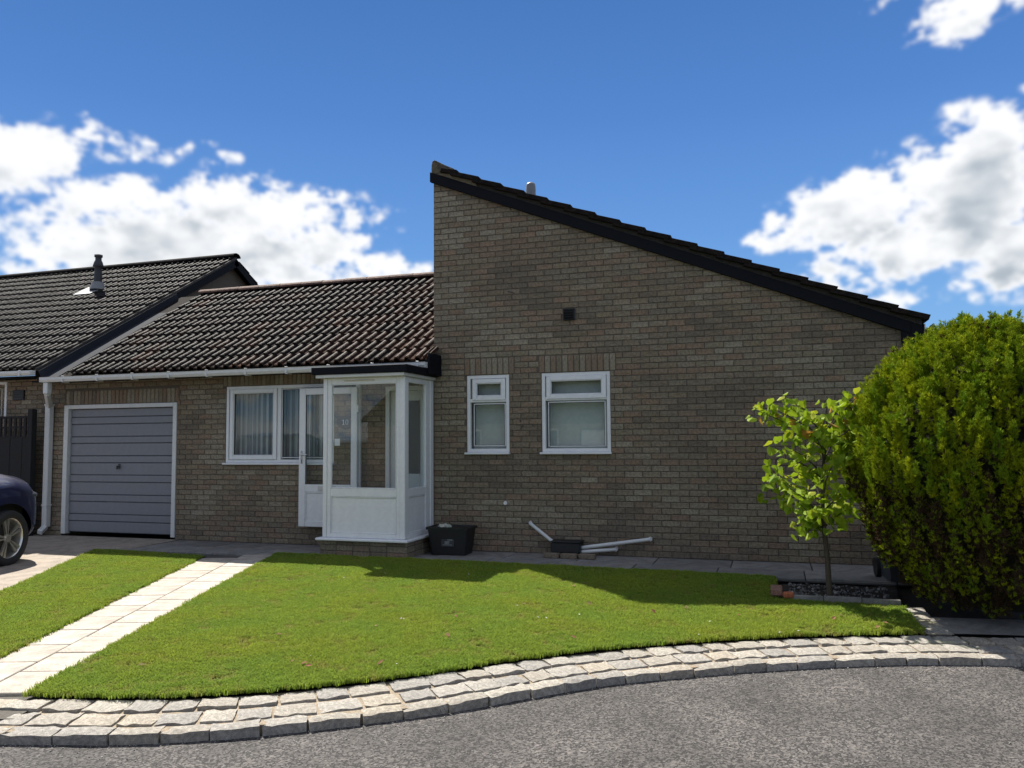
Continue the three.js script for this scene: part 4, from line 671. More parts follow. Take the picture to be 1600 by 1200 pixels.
  // left side: door hinged at the house wall, standing open flat
  const D = mesh('door', (() => { const a = -2.0, b = -1.085, z0 = 0.10, zz = 0.145, c = 0.165, d = 2.1; return merge([cbox(a, a + 0.105, c, d, z0, zz, 0.006), cbox(b - 0.095, b, c, d, z0, zz, 0.006), cbox(a + 0.105, b - 0.095, 2.008, d, z0, zz - 0.001, 0.006), cbox(a + 0.105, b - 0.095, 0.645, 0.752, z0, zz - 0.001, 0.006), cbox(a + 0.105, b - 0.095, c, 0.245, z0, zz - 0.001, 0.006), cbox(a + 0.105, b - 0.095, 0.245, 0.645, z0 + 0.008, zz - 0.016, 0.002), cbox(a + 0.105, b - 0.095, 0.63, 0.645, zz - 0.0165, zz - 0.004, 0.005), cbox(a + 0.105, a + 0.12, 0.245, 0.63, zz - 0.0165, zz - 0.004, 0.005)]); })(), M.upvc, P); D.userData.label = 'white half-glazed porch door standing open';
  { const g = new THREE.PlaneGeometry(0.72, 1.26).toNonIndexed(); g.translate(-1.54, 1.38, 0.128); mesh('pane', g, M.glass, D); }
  mesh('glazing_seal', merge([cbox(-1.895, -1.889, 0.752, 2.008, 0.12, 0.138, 0.001), cbox(-1.186, -1.18, 0.752, 2.008, 0.12, 0.138, 0.001), cbox(-1.889, -1.186, 2.002, 2.008, 0.12, 0.138, 0.001), cbox(-1.889, -1.186, 0.752, 0.758, 0.12, 0.138, 0.001)]), M.seal, D);
  mesh('handle', merge([cbox(-1.965, -1.935, 1.04, 1.22, 0.1455, 0.152, 0.003), bar([-1.95, 1.165, 0.15], [-1.95, 1.165, 0.19], 0.009, 0.009), bar([-1.95, 1.165, 0.187], [-1.84, 1.165, 0.187], 0.009, 0.008)]), M.metal, D);
  mesh('keyhole', cbox(-1.957, -1.943, 1.065, 1.095, 0.1515, 0.1535, 0.001), M.seal, D);
  mesh('letter_plate', merge([cbox(-1.69, -1.41, 0.665, 0.735, 0.1445, 0.151, 0.003), cbox(-1.665, -1.435, 0.68, 0.72, 0.1505, 0.156, 0.004)]), std(0.5, 0.5, 0.48, 0.35), D);
  mesh('sticker', cbox(-1.44, -1.355, 1.29, 1.385, 0.1285, 0.1292, 0.0002), std(0.62, 0.66, 0.66, 0.6), D);
  mesh('hinge', merge([cbox(-1.084, -1.062, 0.4, 0.5, 0.08, 0.15, 0.004), cbox(-1.084, -1.062, 1.75, 1.85, 0.08, 0.15, 0.004)]), M.upvc, D);
}

// ================================================================ neighbouring house
{
  const N = thing('neighbouring_house', 'neighbouring brick house at the left with large dark tiled roof', 'house');
  const VX = -6.6, NE = 0.37, NY = 2.505, NR = -4.53, NRY = NY + (NE - NR) * Math.tan(PITCH), BX = -16;
  const wall = mesh('wall', merge([cbox(BX, -6.86, -0.4, 2.44, -0.26, -0.028, 0.002), (() => { const g = extrude([[0.25, -0.4], [9.3, -0.4], [9.3, 2.5], [-NR, NRY - 0.14], [0.25, 2.42]], 0.22); g.rotateY(Math.PI / 2); g.translate(-6.985, 0, 0); return metreUV(g); })()]), M.mortar, N);
  const fl = layBricks(-9.6, -6.765, GY - 0.005, () => 2.42, [], [], 503); const bf = mesh('brickwork', (() => { const g = brickField(fl, 64); g.translate(0, 0, -0.02); return g; })(), brickVC, wall); bf.userData.kind = 'stuff';
  const gl = layBricks(2.2, 7.6, 3.15, (x) => Math.min(NY + (NE + x) * Math.tan(PITCH), NRY - (x + NR) * Math.tan(PITCH)) - 0.2, [], [], 504); const gb = mesh('brickwork', (() => { const g = brickField(gl, 65); g.rotateY(Math.PI / 2); g.translate(-6.757, 0, 0); return g; })(), brickVC, wall); gb.userData.kind = 'stuff';
  const back = 2 * NR - NE, L = (NE - NR) / Math.cos(PITCH);
  const roof = mesh('roof', prismX([[NE - 0.03, NY - 0.06], [NR, NRY - 0.065], [back, NY - 0.065], [back, NY - 0.01], [NR, NRY - 0.012], [NE - 0.03, NY - 0.012]], BX, VX - 0.01), tileMats[2], N); roof.userData.label = 'large dark roof of rolled concrete tiles';
  const geos = Array.from({ length: 4 }, (_, i) => tileGeo(0.405, 0.022, 740 + i)), q = rng(73), g = 0.343, rowN = Math.ceil(L / g), all = [];
  const greys = [[0.024, 0.0216, 0.0216], [0.0288, 0.0256, 0.0248], [0.0208, 0.0192, 0.0192], [0.0336, 0.0288, 0.0272]], gm = greys.map(([r, gg, b]) => tileMat(r, gg, b));
  for (let r = 0; r < rowN; r++) for (let c = 0; c < 27; c++) { const s = r * g; if (s + 0.05 > L) continue; all.push([VX - 0.305 - c * 0.3, NY + s * Math.sin(PITCH), NE - s * Math.cos(PITCH), r, c]); }
  const seen = (t) => { const dx = t[0] - 4.36, dz = t[2] - 10.03; const px = 800 + 1255 * ((dx * 0.9517 - dz * 0.3072) / (-dx * 0.3072 - dz * 0.9517)); return px > -25 ? 1 / (dx * dx + dz * dz) : 0; };
  all.sort((a, b) => seen(b) - seen(a));
  const rest = [];
  all.forEach(([x, y, z, r], i) => {
    const sc = r === rowN - 1 ? Math.min(1, (L - r * g) / 0.40) : 1, yy = y + 0.004 * q(), rx = PITCH + (q() - 0.5) * 0.012, k = Math.floor(q() * 4);
    if (i < 300) { const m = mesh('tile', geos[k], gm[Math.floor(q() * 4)], roof); m.position.set(x, yy, z); m.rotation.x = rx; m.scale.z = sc; }
    else { const t = geos[k].clone(); t.scale(1, 1, sc); t.rotateX(rx); t.translate(x, yy, z); rest.push(t); }
  });
  if (rest.length) mesh('tiling', merge(rest, true), gm[0], roof).userData.kind = 'stuff';
  const rg = (() => { const pts = []; for (let i = 0; i <= 8; i++) { const a = Math.PI * (i / 8); pts.push([Math.cos(a) * 0.135, Math.sin(a) * 0.09]); } for (let i = 8; i >= 0; i--) { const a = Math.PI * (i / 8); pts.push([Math.cos(a) * 0.115, Math.sin(a) * 0.07]); } return prismX(pts, 0, 0.44); })();
  for (let x = VX - 0.44, k = 0; x > -15; x -= 0.448, k++) { const m = mesh('ridge_tile', rg, gm[k % 4], roof); m.position.set(x, NRY + 0.02, NR); }
  // verge: bargeboards both slopes and edge tiles of the far slope
  const slope = (s) => { const g2 = cbox(-0.03, 0.0, -0.17, -0.02, -L, 0, 0.004); g2.rotateX(PITCH); if (s > 0) g2.translate(VX, NY, NE); else { g2.scale(1, 1, -1); g2.translate(VX, NY, back); } return flat(g2); };
  mesh('bargeboard', merge([slope(1), slope(-1)]), M.fasciaBlack, roof);
  mesh('verge_mortar', (() => { const g2 = cbox(-0.06, -0.002, -0.02, 0.022, -L, 0, 0.004); g2.rotateX(PITCH); g2.translate(VX + 0.004, NY, NE); return g2; })(), std(0.05, 0.045, 0.04, 0.95, { map: tG3 }), roof);
  for (let r = 0; r < rowN; r++) { const s = r * g; if (s + 0.45 > L) break; const m = mesh('tile', geos[r % 4], gm[r % 4], roof); m.position.set(VX, NY + s * Math.sin(PITCH), back + s * Math.cos(PITCH)); m.rotation.order = 'YXZ'; m.rotation.y = Math.PI; m.rotation.x = PITCH; }
  const gz = 0.39; const gut = mesh('gutter', prismX([[gz, 2.42], [gz + 0.085, 2.42], [gz + 0.105, 2.455], [gz + 0.105, 2.49], [gz + 0.095, 2.49], [gz + 0.08, 2.43], [gz + 0.008, 2.43], [gz, 2.495]], BX, -6.60), M.upvcOld, N);
  mesh('gutter_end', cbox(-6.604, -6.597, 2.42, 2.492, gz, gz + 0.102, 0.002), M.upvcOld, gut); mesh('gutter_bracket', cbox(-6.83, -6.795, 2.408, 2.498, gz + 0.09, gz + 0.113, 0.003), M.upvcOld, gut);
  mesh('soffit', cbox(BX, -6.62, 2.40, 2.42, -0.02, NE - 0.02, 0.002), M.fasciaBlack, N);
  const fu = mesh('flue', (() => { const p = (r, y) => new THREE.Vector2(r, y); return new THREE.LatheGeometry([p(0.10, -0.15), p(0.095, 0.35), p(0.085, 0.42), p(0.085, 0.52), p(0.13, 0.53), p(0.10, 0.62), p(0.075, 0.66), p(0.075, 0.72), p(0.098, 0.73), p(0.098, 0.775), p(0.0001, 0.78)], 20).toNonIndexed(); })(), M.flue, roof); fu.position.set(-8.93, 4.50, -3.08); fu.scale.set(0.82, 1, 0.82); fu.userData.label = 'black flue with cowl on the neighbouring roof';
  mesh('flue_flashing', merge([(() => { const g2 = new THREE.CylinderGeometry(0.105, 0.16, 0.16, 16).toNonIndexed(); g2.translate(-8.93, 4.62, -3.08); return g2; })(), (() => { const g2 = cbox(-0.3, 0.16, 0.045, 0.062, -0.15, 0.30, 0.006); g2.rotateX(PITCH); g2.translate(-8.99, 4.505, -3.08); return g2; })()]), M.zinc, roof);
  windowPart(N, { x0: -9.4, x1: -7.66, yb: 1.12, yt: 2.38, z: -0.012, cells: [{ g: [-9.25, -7.78, 1.25, 2.26] }], label: 'white window at the edge of the neighbouring house' });
  const v = mesh('wall_vent', merge([cbox(-7.51, -7.27, 2.07, 2.23, -0.018, 0.01, 0.004), cbox(-7.50, -7.28, 2.11, 2.12, 0.0105, 0.018, 0.002), cbox(-7.50, -7.28, 2.15, 2.16, 0.0105, 0.018, 0.002), cbox(-7.50, -7.28, 2.19, 2.20, 0.0105, 0.018, 0.002)]), M.blackPlastic, N);
}
{ // dark trellis-topped fence in front of the neighbour
  const F = thing('trellis_fence', 'dark timber fence panel with slatted trellis top beside the downpipe', 'fence');
  const z = 0.21, x1 = -6.79, x0 = -9.2;
  mesh('post', cbox(x1 - 0.095, x1, GY - 0.05, 1.90, z - 0.05, z + 0.045, 0.005), M.fence, F);
  mesh('rail', cbox(x0, x1 - 0.096, 1.755, 1.795, z - 0.02, z + 0.02, 0.004), M.fence, F);
  mesh('rail', cbox(x0, x1 - 0.096, 1.44, 1.48, z - 0.02, z + 0.02, 0.004), M.fence, F);
  mesh('rail', cbox(x0, x1 - 0.096, 1.60, 1.63, z - 0.018, z + 0.018, 0.004), M.fence, F);
  const sg = cbox(-0.022, 0.022, 1.46, 1.78, -0.012, 0.012, 0.003); for (let x = x1 - 0.17, k = 0; x > x0; x -= 0.105) { const m = mesh('slat', sg, M.fence, F); m.position.set(x, 0, z + 0.014); }
  const bg = cbox(-0.066, 0.066, GY, 1.445, -0.01, 0.01, 0.003); for (let x = x1 - 0.165, k = 0; x > x0; x -= 0.126, k++) { const m = mesh('board', bg, M.fence, F); m.position.set(x, 0, z + (k % 2) * 0.006 + 0.004); }
}

// ================================================================ recycling box, wheelie bins
{
  const B = thing('recycling_box', 'black plastic recycling box with white print standing beside the porch', 'box', [0.40, GY + 0.002, 0.34]);
  B.rotation.y = 0.05;
  const loft = (w0, d0, w1, d1, h, t) => { const ring = (w, d, y, r = 0.03) => { const o = []; for (const [sx, sz, a0] of [[1, 1, 0], [-1, 1, 1], [-1, -1, 2], [1, -1, 3]]) for (let i = 0; i <= 3; i++) { const a = (a0 + i / 3) * Math.PI / 2; o.push([sx * (w / 2 - r) + r * Math.cos(a), y, sz * (d / 2 - r) + r * Math.sin(a)]); } return o; }; const A = [ring(w0, d0, 0), ring(w1, d1, h), ring(w1 - 2 * t, d1 - 2 * t, h), ring(w0 - 2 * t, d0 - 2 * t, t)], pos = []; for (let k = 0; k < 3; k++) for (let i = 0; i < 16; i++) { const j = (i + 1) % 16; pos.push(...A[k][i], ...A[k + 1][j], ...A[k][j], ...A[k][i], ...A[k + 1][i], ...A[k + 1][j]); } for (const [r, f] of [[A[3], 1], [A[0], -1]]) for (let i = 1; i < 15; i++) pos.push(...r[0], ...(f > 0 ? r[i + 1] : r[i]), ...(f > 0 ? r[i] : r[i + 1])); const g = new THREE.BufferGeometry(); g.setAttribute('position', new THREE.Float32BufferAttribute(pos, 3)); return metreUV(flat(g)); };
  mesh('tub', loft(0.46, 0.30, 0.545, 0.37, 0.34, 0.006), M.blackPlastic, B);
  mesh('rim', (() => { const a = loft(0.575, 0.40, 0.58, 0.405, 0.03, 0.02); a.translate(0, 0.318, 0); return a; })(), M.blackPlastic, B);
  const cv = document.createElement('canvas'); cv.width = 256; cv.height = 160; const x = cv.getContext('2d'); x.fillStyle = '#26282b'; x.fillRect(0, 0, 256, 160); x.strokeStyle = '#9aa0a0'; x.fillStyle = '#9aa0a0'; x.lineWidth = 7; for (let k = 0; k < 3; k++) { x.beginPath(); x.arc(140 + k * 34, 28, 13, 0.3, 4.4); x.stroke(); } for (const [a, b, w] of [[70, 66, 90], [70, 84, 90], [70, 102, 84]]) { for (let i = 0; i < w; i += 12) x.fillRect(a + i, b, 8, 9); } x.fillRect(30, 128, 190, 5);
  const t = new THREE.CanvasTexture(cv); t.colorSpace = THREE.SRGBColorSpace; const g = new THREE.PlaneGeometry(0.17, 0.106).toNonIndexed(); const pr = mesh('print', g, new THREE.MeshStandardMaterial({ map: t, roughness: 0.5 }), B); pr.position.set(0.005, 0.165, 0.1745); pr.rotation.x = -0.102;
}
{
  const T = thing('crumpled_packaging', 'pale crumpled packaging sticking out of the black recycling box', 'packaging', [0.30, GY + 0.30, 0.33]);
  const q = rng(91), g = new THREE.IcosahedronGeometry(0.055, 2).toNonIndexed(), p = g.attributes.position; for (let i = 0; i < p.count; i++) { const x = p.getX(i), y = p.getY(i), z = p.getZ(i), k = 1 + 0.35 * n3(x * 30, y * 30, z * 30); p.setXYZ(i, x * k * 1.3, y * k * 0.8, z * k); } g.computeVertexNormals();
  mesh('wrapper', g, std(0.42, 0.42, 0.36, 0.6), T).position.set(-0.03, 0.03, 0); const m = mesh('wrapper', g, std(0.3, 0.33, 0.26, 0.6), T); m.position.set(0.07, 0.025, 0.03); m.rotation.set(1, 2, 0.5); m.scale.setScalar(0.7);
}
function wheelieBin(x, z, turn, label) {
  const B = thing('wheelie_bin', label, 'bin', [x, GY + 0.003, z], 'dark bins under the conifer'); B.rotation.y = turn;
  const pos = [], ring = (w, d, y) => [[-w, y, -d], [w, y, -d], [w, y, d], [-w, y, d]], A = [ring(0.20, 0.22, 0.03), ring(0.235, 0.27, 0.72), ring(0.245, 0.28, 0.88)]; for (let k = 0; k < 2; k++) for (let i = 0; i < 4; i++) { const j = (i + 1) % 4; pos.push(...A[k][i], ...A[k + 1][j], ...A[k][j], ...A[k][i], ...A[k + 1][i], ...A[k + 1][j]); } pos.push(...A[0][0], ...A[0][1], ...A[0][2], ...A[0][0], ...A[0][2], ...A[0][3]);
  const g = new THREE.BufferGeometry(); g.setAttribute('position', new THREE.Float32BufferAttribute(pos, 3)); mesh('body', metreUV(flat(g)), std(0.035, 0.04, 0.05, 0.5, { map: tF2 }), B);
  mesh('lid', merge([cbox(-0.255, 0.255, 0.88, 0.915, -0.30, 0.30, 0.015), cbox(-0.2, 0.2, 0.912, 0.93, -0.24, 0.2, 0.012)]), std(0.03, 0.034, 0.042, 0.5), B);
  for (const s of [-1, 1]) { const w = new THREE.CylinderGeometry(0.10, 0.10, 0.05, 20).toNonIndexed(); w.rotateZ(Math.PI / 2); w.translate(s * 0.215, 0.10, -0.26); mesh('wheel', w, M.blackPlastic, B); }
  mesh('handle', bar([-0.2, 0.86, -0.33], [0.2, 0.86, -0.33], 0.014), M.blackPlastic, B);
}
wheelieBin(5.60, 1.05, 0.1, 'dark wheelie bin nearer the wall end, half hidden by the conifer');
wheelieBin(6.15, 1.02, -0.06, 'dark wheelie bin deeper under the conifer');

// ================================================================ planting bed and young tree
{
  tag(mesh('planting_bed', sheet([[4.42, 1.40], [5.46, 1.34], [5.40, 2.08], [4.42, 2.10]], 0.2, 0.012, (x, z) => Hy(x, z) + 0.02 * n2(x * 7, z * 7)), M.soil, null), 'dark soil bed around the foot of the young tree', 'flower bed', null, 'structure');
  const e = thing('bed_edging', 'low concrete edging strip in front of the young tree', 'edging'); const N = 3; for (let k = 0; k < N; k++) { const a = 4.44 + k * 0.32; mesh('edging_piece', cbox(a, a + 0.315, -0.2, -0.085 + 0.004 * (k % 2), 2.105, 2.145, 0.006), M.oldConcrete, e); }
  const b1 = thing('loose_brick', 'reddish loose brick lying flat at the bed corner', 'brick', [4.30, -0.105, 1.90]); mesh('brick_body', cbox(0, 0.105, 0, 0.065, 0, 0.22, 0.008), std(0.25, 0.135, 0.10, 0.95, { map: tBr }), b1); 
  const b2 = thing('loose_brick', 'small orange broken brick end beside the bed edging', 'brick', [4.40, -0.115, 2.12]); mesh('brick_body', cbox(0, 0.09, 0, 0.055, 0, 0.07, 0.012), std(0.42, 0.13, 0.06, 0.95, { map: tBr }), b2); b2.rotation.y = 0.4;
  const q = rng(93), im = new THREE.InstancedMesh(new THREE.IcosahedronGeometry(1, 0), std(1, 1, 1, 0.9), 420), d = new THREE.Object3D(), c = new THREE.Color(); im.name = 'bed_gravel';
  for (let k = 0; k < 420; k++) { const x = lerp(4.46, 5.36, q()), z = lerp(1.46, 2.06, q()), s = 0.006 + 0.016 * q() * q(); d.position.set(x, Hy(x, z) + 0.022 + 0.02 * n2(x * 7, z * 7), z); d.rotation.set(q() * 6, q() * 6, q() * 6); d.scale.set(s, s * 0.7, s); d.updateMatrix(); im.setMatrixAt(k, d.matrix); const w = 0.08 + 0.22 * q() * q(); c.setRGB(w, w * 0.95, w * 0.88); im.setColorAt(k, c); }
  scene.add(im); tag(im, 'small stones lying on the soil around the young tree', 'stones', null, 'stuff');
}
{ // young broad-leaved tree
  const T = thing('young_tree', 'slim young tree with bright yellow green heart-shaped leaves', 'tree', [4.812, -0.10, 2.08]);
  const q = rng(97), limbs = [];
  const trunkPts = [[0, -0.02, 0], [-0.01, 0.35, 0.01], [-0.035, 0.72, 0.0], [-0.03, 1.1, 0.02], [0.02, 1.45, 0.0], [0.03, 1.72, 0.0]];
  const tg = []; for (let i = 0; i + 1 < trunkPts.length; i++) tg.push(bar(trunkPts[i], trunkPts[i + 1], 0.028 - 0.0042 * i, 0.028 - 0.0042 * (i + 1), 9));
  mesh('trunk', metreUV(merge(tg)), M.bark, T);
  const tips = [[-0.50, 1.76, 0.05], [-0.62, 1.72, 0.12], [-0.36, 1.84, -0.05], [-0.20, 1.66, 0.18], [0.02, 1.70, 0.05], [0.14, 1.76, -0.1], [0.33, 1.86, 0.0], [0.40, 1.62, 0.1], [-0.42, 1.42, 0.1], [-0.28, 1.26, 0.22], [-0.36, 1.02, 0.05], [-0.24, 0.86, 0.2], [-0.26, 0.66, 0.12], [-0.10, 0.76, 0.15], [0.16, 0.80, 0.1], [0.30, 1.08, 0.12], [0.26, 1.36, 0.18], [0.05, 1.22, 0.24], [-0.08, 1.45, 0.2], [-0.48, 1.12, -0.25], [0.20, 0.95, -0.25], [-0.15, 1.10, -0.2], [0.1, 1.5, -0.22], [-0.3, 1.55, -0.1], [-0.55, 1.2, -0.35], [-0.5, 0.95, -0.35]];
  const lg = [], starts = [];
  for (const t of tips) { const h = Math.max(0.6, t[1] - 0.25 - q() * 0.25), u = clamp(h / 1.72); const k = u * 5, i = Math.min(4, Math.floor(k)), f = k - i, A = [0, 1, 2].map((j) => lerp(trunkPts[i][j], trunkPts[i + 1][j], f)); const mid = [(A[0] + t[0]) / 2 + (q() - 0.5) * 0.05, (A[1] + t[1]) / 2 + 0.02, (A[2] + t[2]) / 2 + (q() - 0.5) * 0.06]; lg.push(bar(A, mid, 0.009, 0.006, 6), bar(mid, t, 0.006, 0.0025, 5)); starts.push([A, mid, t]); }
  mesh('branch', metreUV(merge(lg)), M.bark, T);
  // heart-shaped leaf, slightly folded along its midrib
  const leafG = (seed) => { const w = rng(seed), o = [[0, 0, 0], [0.42, -0.12, 0.02], [0.56, 0.22, 0.05], [0.34, 0.68, 0.02], [0, 1.0, -0.06], [-0.34, 0.68, 0.02], [-0.56, 0.22, 0.05], [-0.42, -0.12, 0.02]].map(([x, y, z]) => [x + (w() - 0.5) * 0.06, y, z + Math.abs(x) * 0.25 + (w() - 0.5) * 0.06]), m = [0, 0.45, -0.02], pos = []; for (let i = 0; i < 8; i++) pos.push(...m, ...o[i], ...o[(i + 1) % 8]); const g = new THREE.BufferGeometry(); g.setAttribute('position', new THREE.Float32BufferAttribute(pos, 3)); g.computeVertexNormals(); return g; };
  const geos = [0, 1, 2, 3].map((i) => leafG(900 + i)), leafM = (r, g, b) => new THREE.MeshPhysicalMaterial({ color: col(r, g, b), roughness: 0.75, specularIntensity: 0.2, transmission: 0.55, thickness: 0, side: THREE.DoubleSide });
  const mats = [leafM(0.30, 0.40, 0.02), leafM(0.26, 0.37, 0.02), leafM(0.38, 0.43, 0.028), leafM(0.20, 0.31, 0.024), leafM(0.44, 0.25, 0.045)];
  const crown = new THREE.Group(); crown.name = 'crown'; T.add(crown);
  let n = 0; const extra = [];
  for (let pass = 0; pass < 25; pass++) for (const [A, mid, t] of starts) {
    const f = 0.35 + 0.7 * q(), B = f < 0.5 ? [A, mid, f * 2] : [mid, t, (f - 0.5) * 2], p = [0, 1, 2].map((j) => lerp(B[0][j], B[1][j], Math.min(1.05, B[2])) + (q() - 0.5) * (j === 1 ? 0.19 : 0.19));
    const s = 0.050 + 0.04 * q(), top = p[1] > 1.5, mt = top && q() < 0.16 ? 4 : Math.floor(q() * 4);
    const rot = new THREE.Euler(2.65 + (q() - 0.5) * 1.1, q() * 6.283, (q() - 0.5) * 1.0, 'YXZ');
    if (n < 300) { const m = mesh('leaf', geos[Math.floor(q() * 4)], mats[mt], crown); m.position.set(...p); m.rotation.copy(rot); m.scale.setScalar(s); }
    else { const g = geos[Math.floor(q() * 4)].clone(); g.scale(s, s, s); g.applyMatrix4(new THREE.Matrix4().makeRotationFromEuler(rot)); g.translate(...p); extra.push(g); }
    n++;
  }
  const ex = mesh('leaves', mergeGeometries(extra), mats[1], crown); ex.userData.kind = 'stuff';
}

// ================================================================ golden conifer
{
  const T = thing('conifer', 'large rounded golden green conifer bush at the right edge', 'conifer', [6.15, -0.12, 2.08]); T.scale.set(0.97, 0.98, 1.03);
  const q = rng(111), prof = [[0, 0.45], [0.15, 0.58], [0.35, 0.78], [0.6, 0.92], [1.0, 1.04], [1.4, 1.08], [1.72, 0.97], [2.0, 0.80], [2.22, 0.55], [2.36, 0.30], [2.45, 0.0]];
  const rad = (y) => { for (let i = 0; i + 1 < prof.length; i++) if (y <= prof[i + 1][0]) return lerp(prof[i][1], prof[i + 1][1], (y - prof[i][0]) / (prof[i + 1][0] - prof[i][0])); return 0; };
  const trunkG = [bar([0, -0.05, 0], [0.03, 1.6, 0.02], 0.09, 0.03, 9)]; for (let k = 0; k < 26; k++) { const a = q() * 6.283, y = 0.15 + q() * 1.3, r = rad(y + 0.4) * 0.8; trunkG.push(bar([0.02, y, 0.01], [Math.cos(a) * r, y + 0.35 + 0.3 * q(), Math.sin(a) * r], 0.025, 0.006, 6)); }
  mesh('trunk', metreUV(merge(trunkG)), M.bark, T);
  // dense mass of twigs inside
  const core = (() => { const g = new THREE.SphereGeometry(1, 48, 32).toNonIndexed(), p = g.attributes.position; for (let i = 0; i < p.count; i++) { const x = p.getX(i), y = p.getY(i), z = p.getZ(i), yy = 1.16 + y * 1.12, a = Math.atan2(z, x), r = Math.max(0.02, rad(yy) * 0.80) * (1 + 0.09 * fbm3(Math.cos(a) * 3, yy * 1.6, Math.sin(a) * 3, 3)); const k = Math.hypot(x, z) || 1; const rr2 = r * Math.min(1, Math.hypot(x, z) / Math.sqrt(Math.max(1e-4, 1 - y * y))); p.setXYZ(i, x / k * rr2, yy, z / k * rr2); } g.computeVertexNormals(); return metreUV(g); })();
  mesh('twig_mass', core, std(0.03, 0.034, 0.012, 1, { map: rep(tGrain, 5), bumpMap: rep(tGrain, 5), bumpScale: 0.03 }), T);
  // small tuft of scale-leaved twigs, pointing along +y
  const spray = (seed, n) => { const w = rng(seed), pos = []; for (let k = 0; k < n; k++) { const az = w() * 6.283, po = 1.15 * Math.sqrt(w()), L = 0.7 + 0.5 * w(), d = new THREE.Vector3(Math.sin(po) * Math.cos(az), Math.cos(po), Math.sin(po) * Math.sin(az)), side = new THREE.Vector3(w() - 0.5, w() - 0.5, w() - 0.5).cross(d).normalize().multiplyScalar(0.085 + 0.05 * w()), o = new THREE.Vector3((w() - 0.5) * 0.3, (w() - 0.2) * 0.4, (w() - 0.5) * 0.3), m = o.clone().addScaledVector(d, L * 0.5), t = o.clone().addScaledVector(d, L); t.y += 0.1; const a = m.clone().add(side), b = m.clone().sub(side); pos.push(...o.toArray(), ...a.toArray(), ...t.toArray(), ...o.toArray(), ...t.toArray(), ...b.toArray()); } const g = new THREE.BufferGeometry(); g.setAttribute('position', new THREE.Float32BufferAttribute(pos, 3)); g.computeVertexNormals(); return g; };
  const mat = new THREE.MeshPhysicalMaterial({ color: 0xffffff, roughness: 0.85, specularIntensity: 0.15, transmission: 0.2, thickness: 0, side: THREE.DoubleSide });
  const items = [], up = new THREE.Vector3(0, 1, 0);
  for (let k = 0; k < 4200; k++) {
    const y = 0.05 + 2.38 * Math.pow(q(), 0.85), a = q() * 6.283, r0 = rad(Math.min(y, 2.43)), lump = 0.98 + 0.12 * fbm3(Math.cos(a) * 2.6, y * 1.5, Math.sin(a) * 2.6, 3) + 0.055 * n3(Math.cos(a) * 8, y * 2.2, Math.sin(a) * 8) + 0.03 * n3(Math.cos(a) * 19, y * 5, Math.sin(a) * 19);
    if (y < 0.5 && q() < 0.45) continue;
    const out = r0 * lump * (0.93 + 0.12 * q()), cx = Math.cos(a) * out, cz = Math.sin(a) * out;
    const deadShadeP = y + 0.35 * fbm3(cx * 1.6, y, cz * 1.6 + 8, 3) < 0.95 ? clamp(0.62 + 0.8 * fbm3(cx * 2.4, y * 1.8, cz * 2.4 + 3, 3), 0.15, 0.9) : 0.03;  // low sprays turn brown: some dead foliage, plus the lower half's shade painted in
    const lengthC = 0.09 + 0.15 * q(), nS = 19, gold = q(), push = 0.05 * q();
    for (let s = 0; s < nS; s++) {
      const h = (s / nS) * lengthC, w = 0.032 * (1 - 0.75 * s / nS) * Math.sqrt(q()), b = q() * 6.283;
      items.push([cx + Math.cos(b) * w + Math.cos(a) * (h * 0.3 + push), y + h - 0.06, cz + Math.sin(b) * w + Math.sin(a) * (h * 0.3 + push), a, b, 0.021 + 0.014 * q(), q() < deadShadeP, gold, s / nS]);
    }
  }
  for (let k = 0; k < 4; k++) for (let s = 0; s < 14; s++) items.push([-0.15 + 0.02 * q() + k * 0.06, 2.36 + s * 0.012 * (k === 0 ? 1.2 : 0.6), 0.02 * q(), q() * 6, q() * 6, 0.06, false, 0.7, 0.6]);
  const parts = [0, 1, 2].map(() => []); items.forEach((it, i) => parts[i % 3].push(it));
  const fo = new THREE.Group(); fo.name = 'foliage'; fo.userData.kind = 'stuff'; T.add(fo);
  const d = new THREE.Object3D(), c = new THREE.Color(), qa = new THREE.Quaternion(), v = new THREE.Vector3();
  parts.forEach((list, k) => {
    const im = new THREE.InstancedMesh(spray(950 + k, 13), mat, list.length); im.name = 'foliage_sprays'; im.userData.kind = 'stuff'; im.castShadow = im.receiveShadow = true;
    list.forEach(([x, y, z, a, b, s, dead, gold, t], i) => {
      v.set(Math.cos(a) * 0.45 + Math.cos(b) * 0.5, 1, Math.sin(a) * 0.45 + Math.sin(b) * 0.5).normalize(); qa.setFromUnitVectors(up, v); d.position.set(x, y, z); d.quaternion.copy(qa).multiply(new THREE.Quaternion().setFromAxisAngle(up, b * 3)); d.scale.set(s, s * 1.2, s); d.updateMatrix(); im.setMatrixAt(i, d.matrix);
      const w = 0.85 + 0.3 * q(); if (dead) c.setRGB(0.062 * w, 0.042 * w, 0.021 * w); else c.setRGB(lerp(0.13, 0.31, gold) * w, lerp(0.22, 0.35, gold) * w, 0.010 * w); im.setColorAt(i, c);  // dark brown covers dead twigs and also shade put into the colour
    });
    fo.add(im);
  });
}

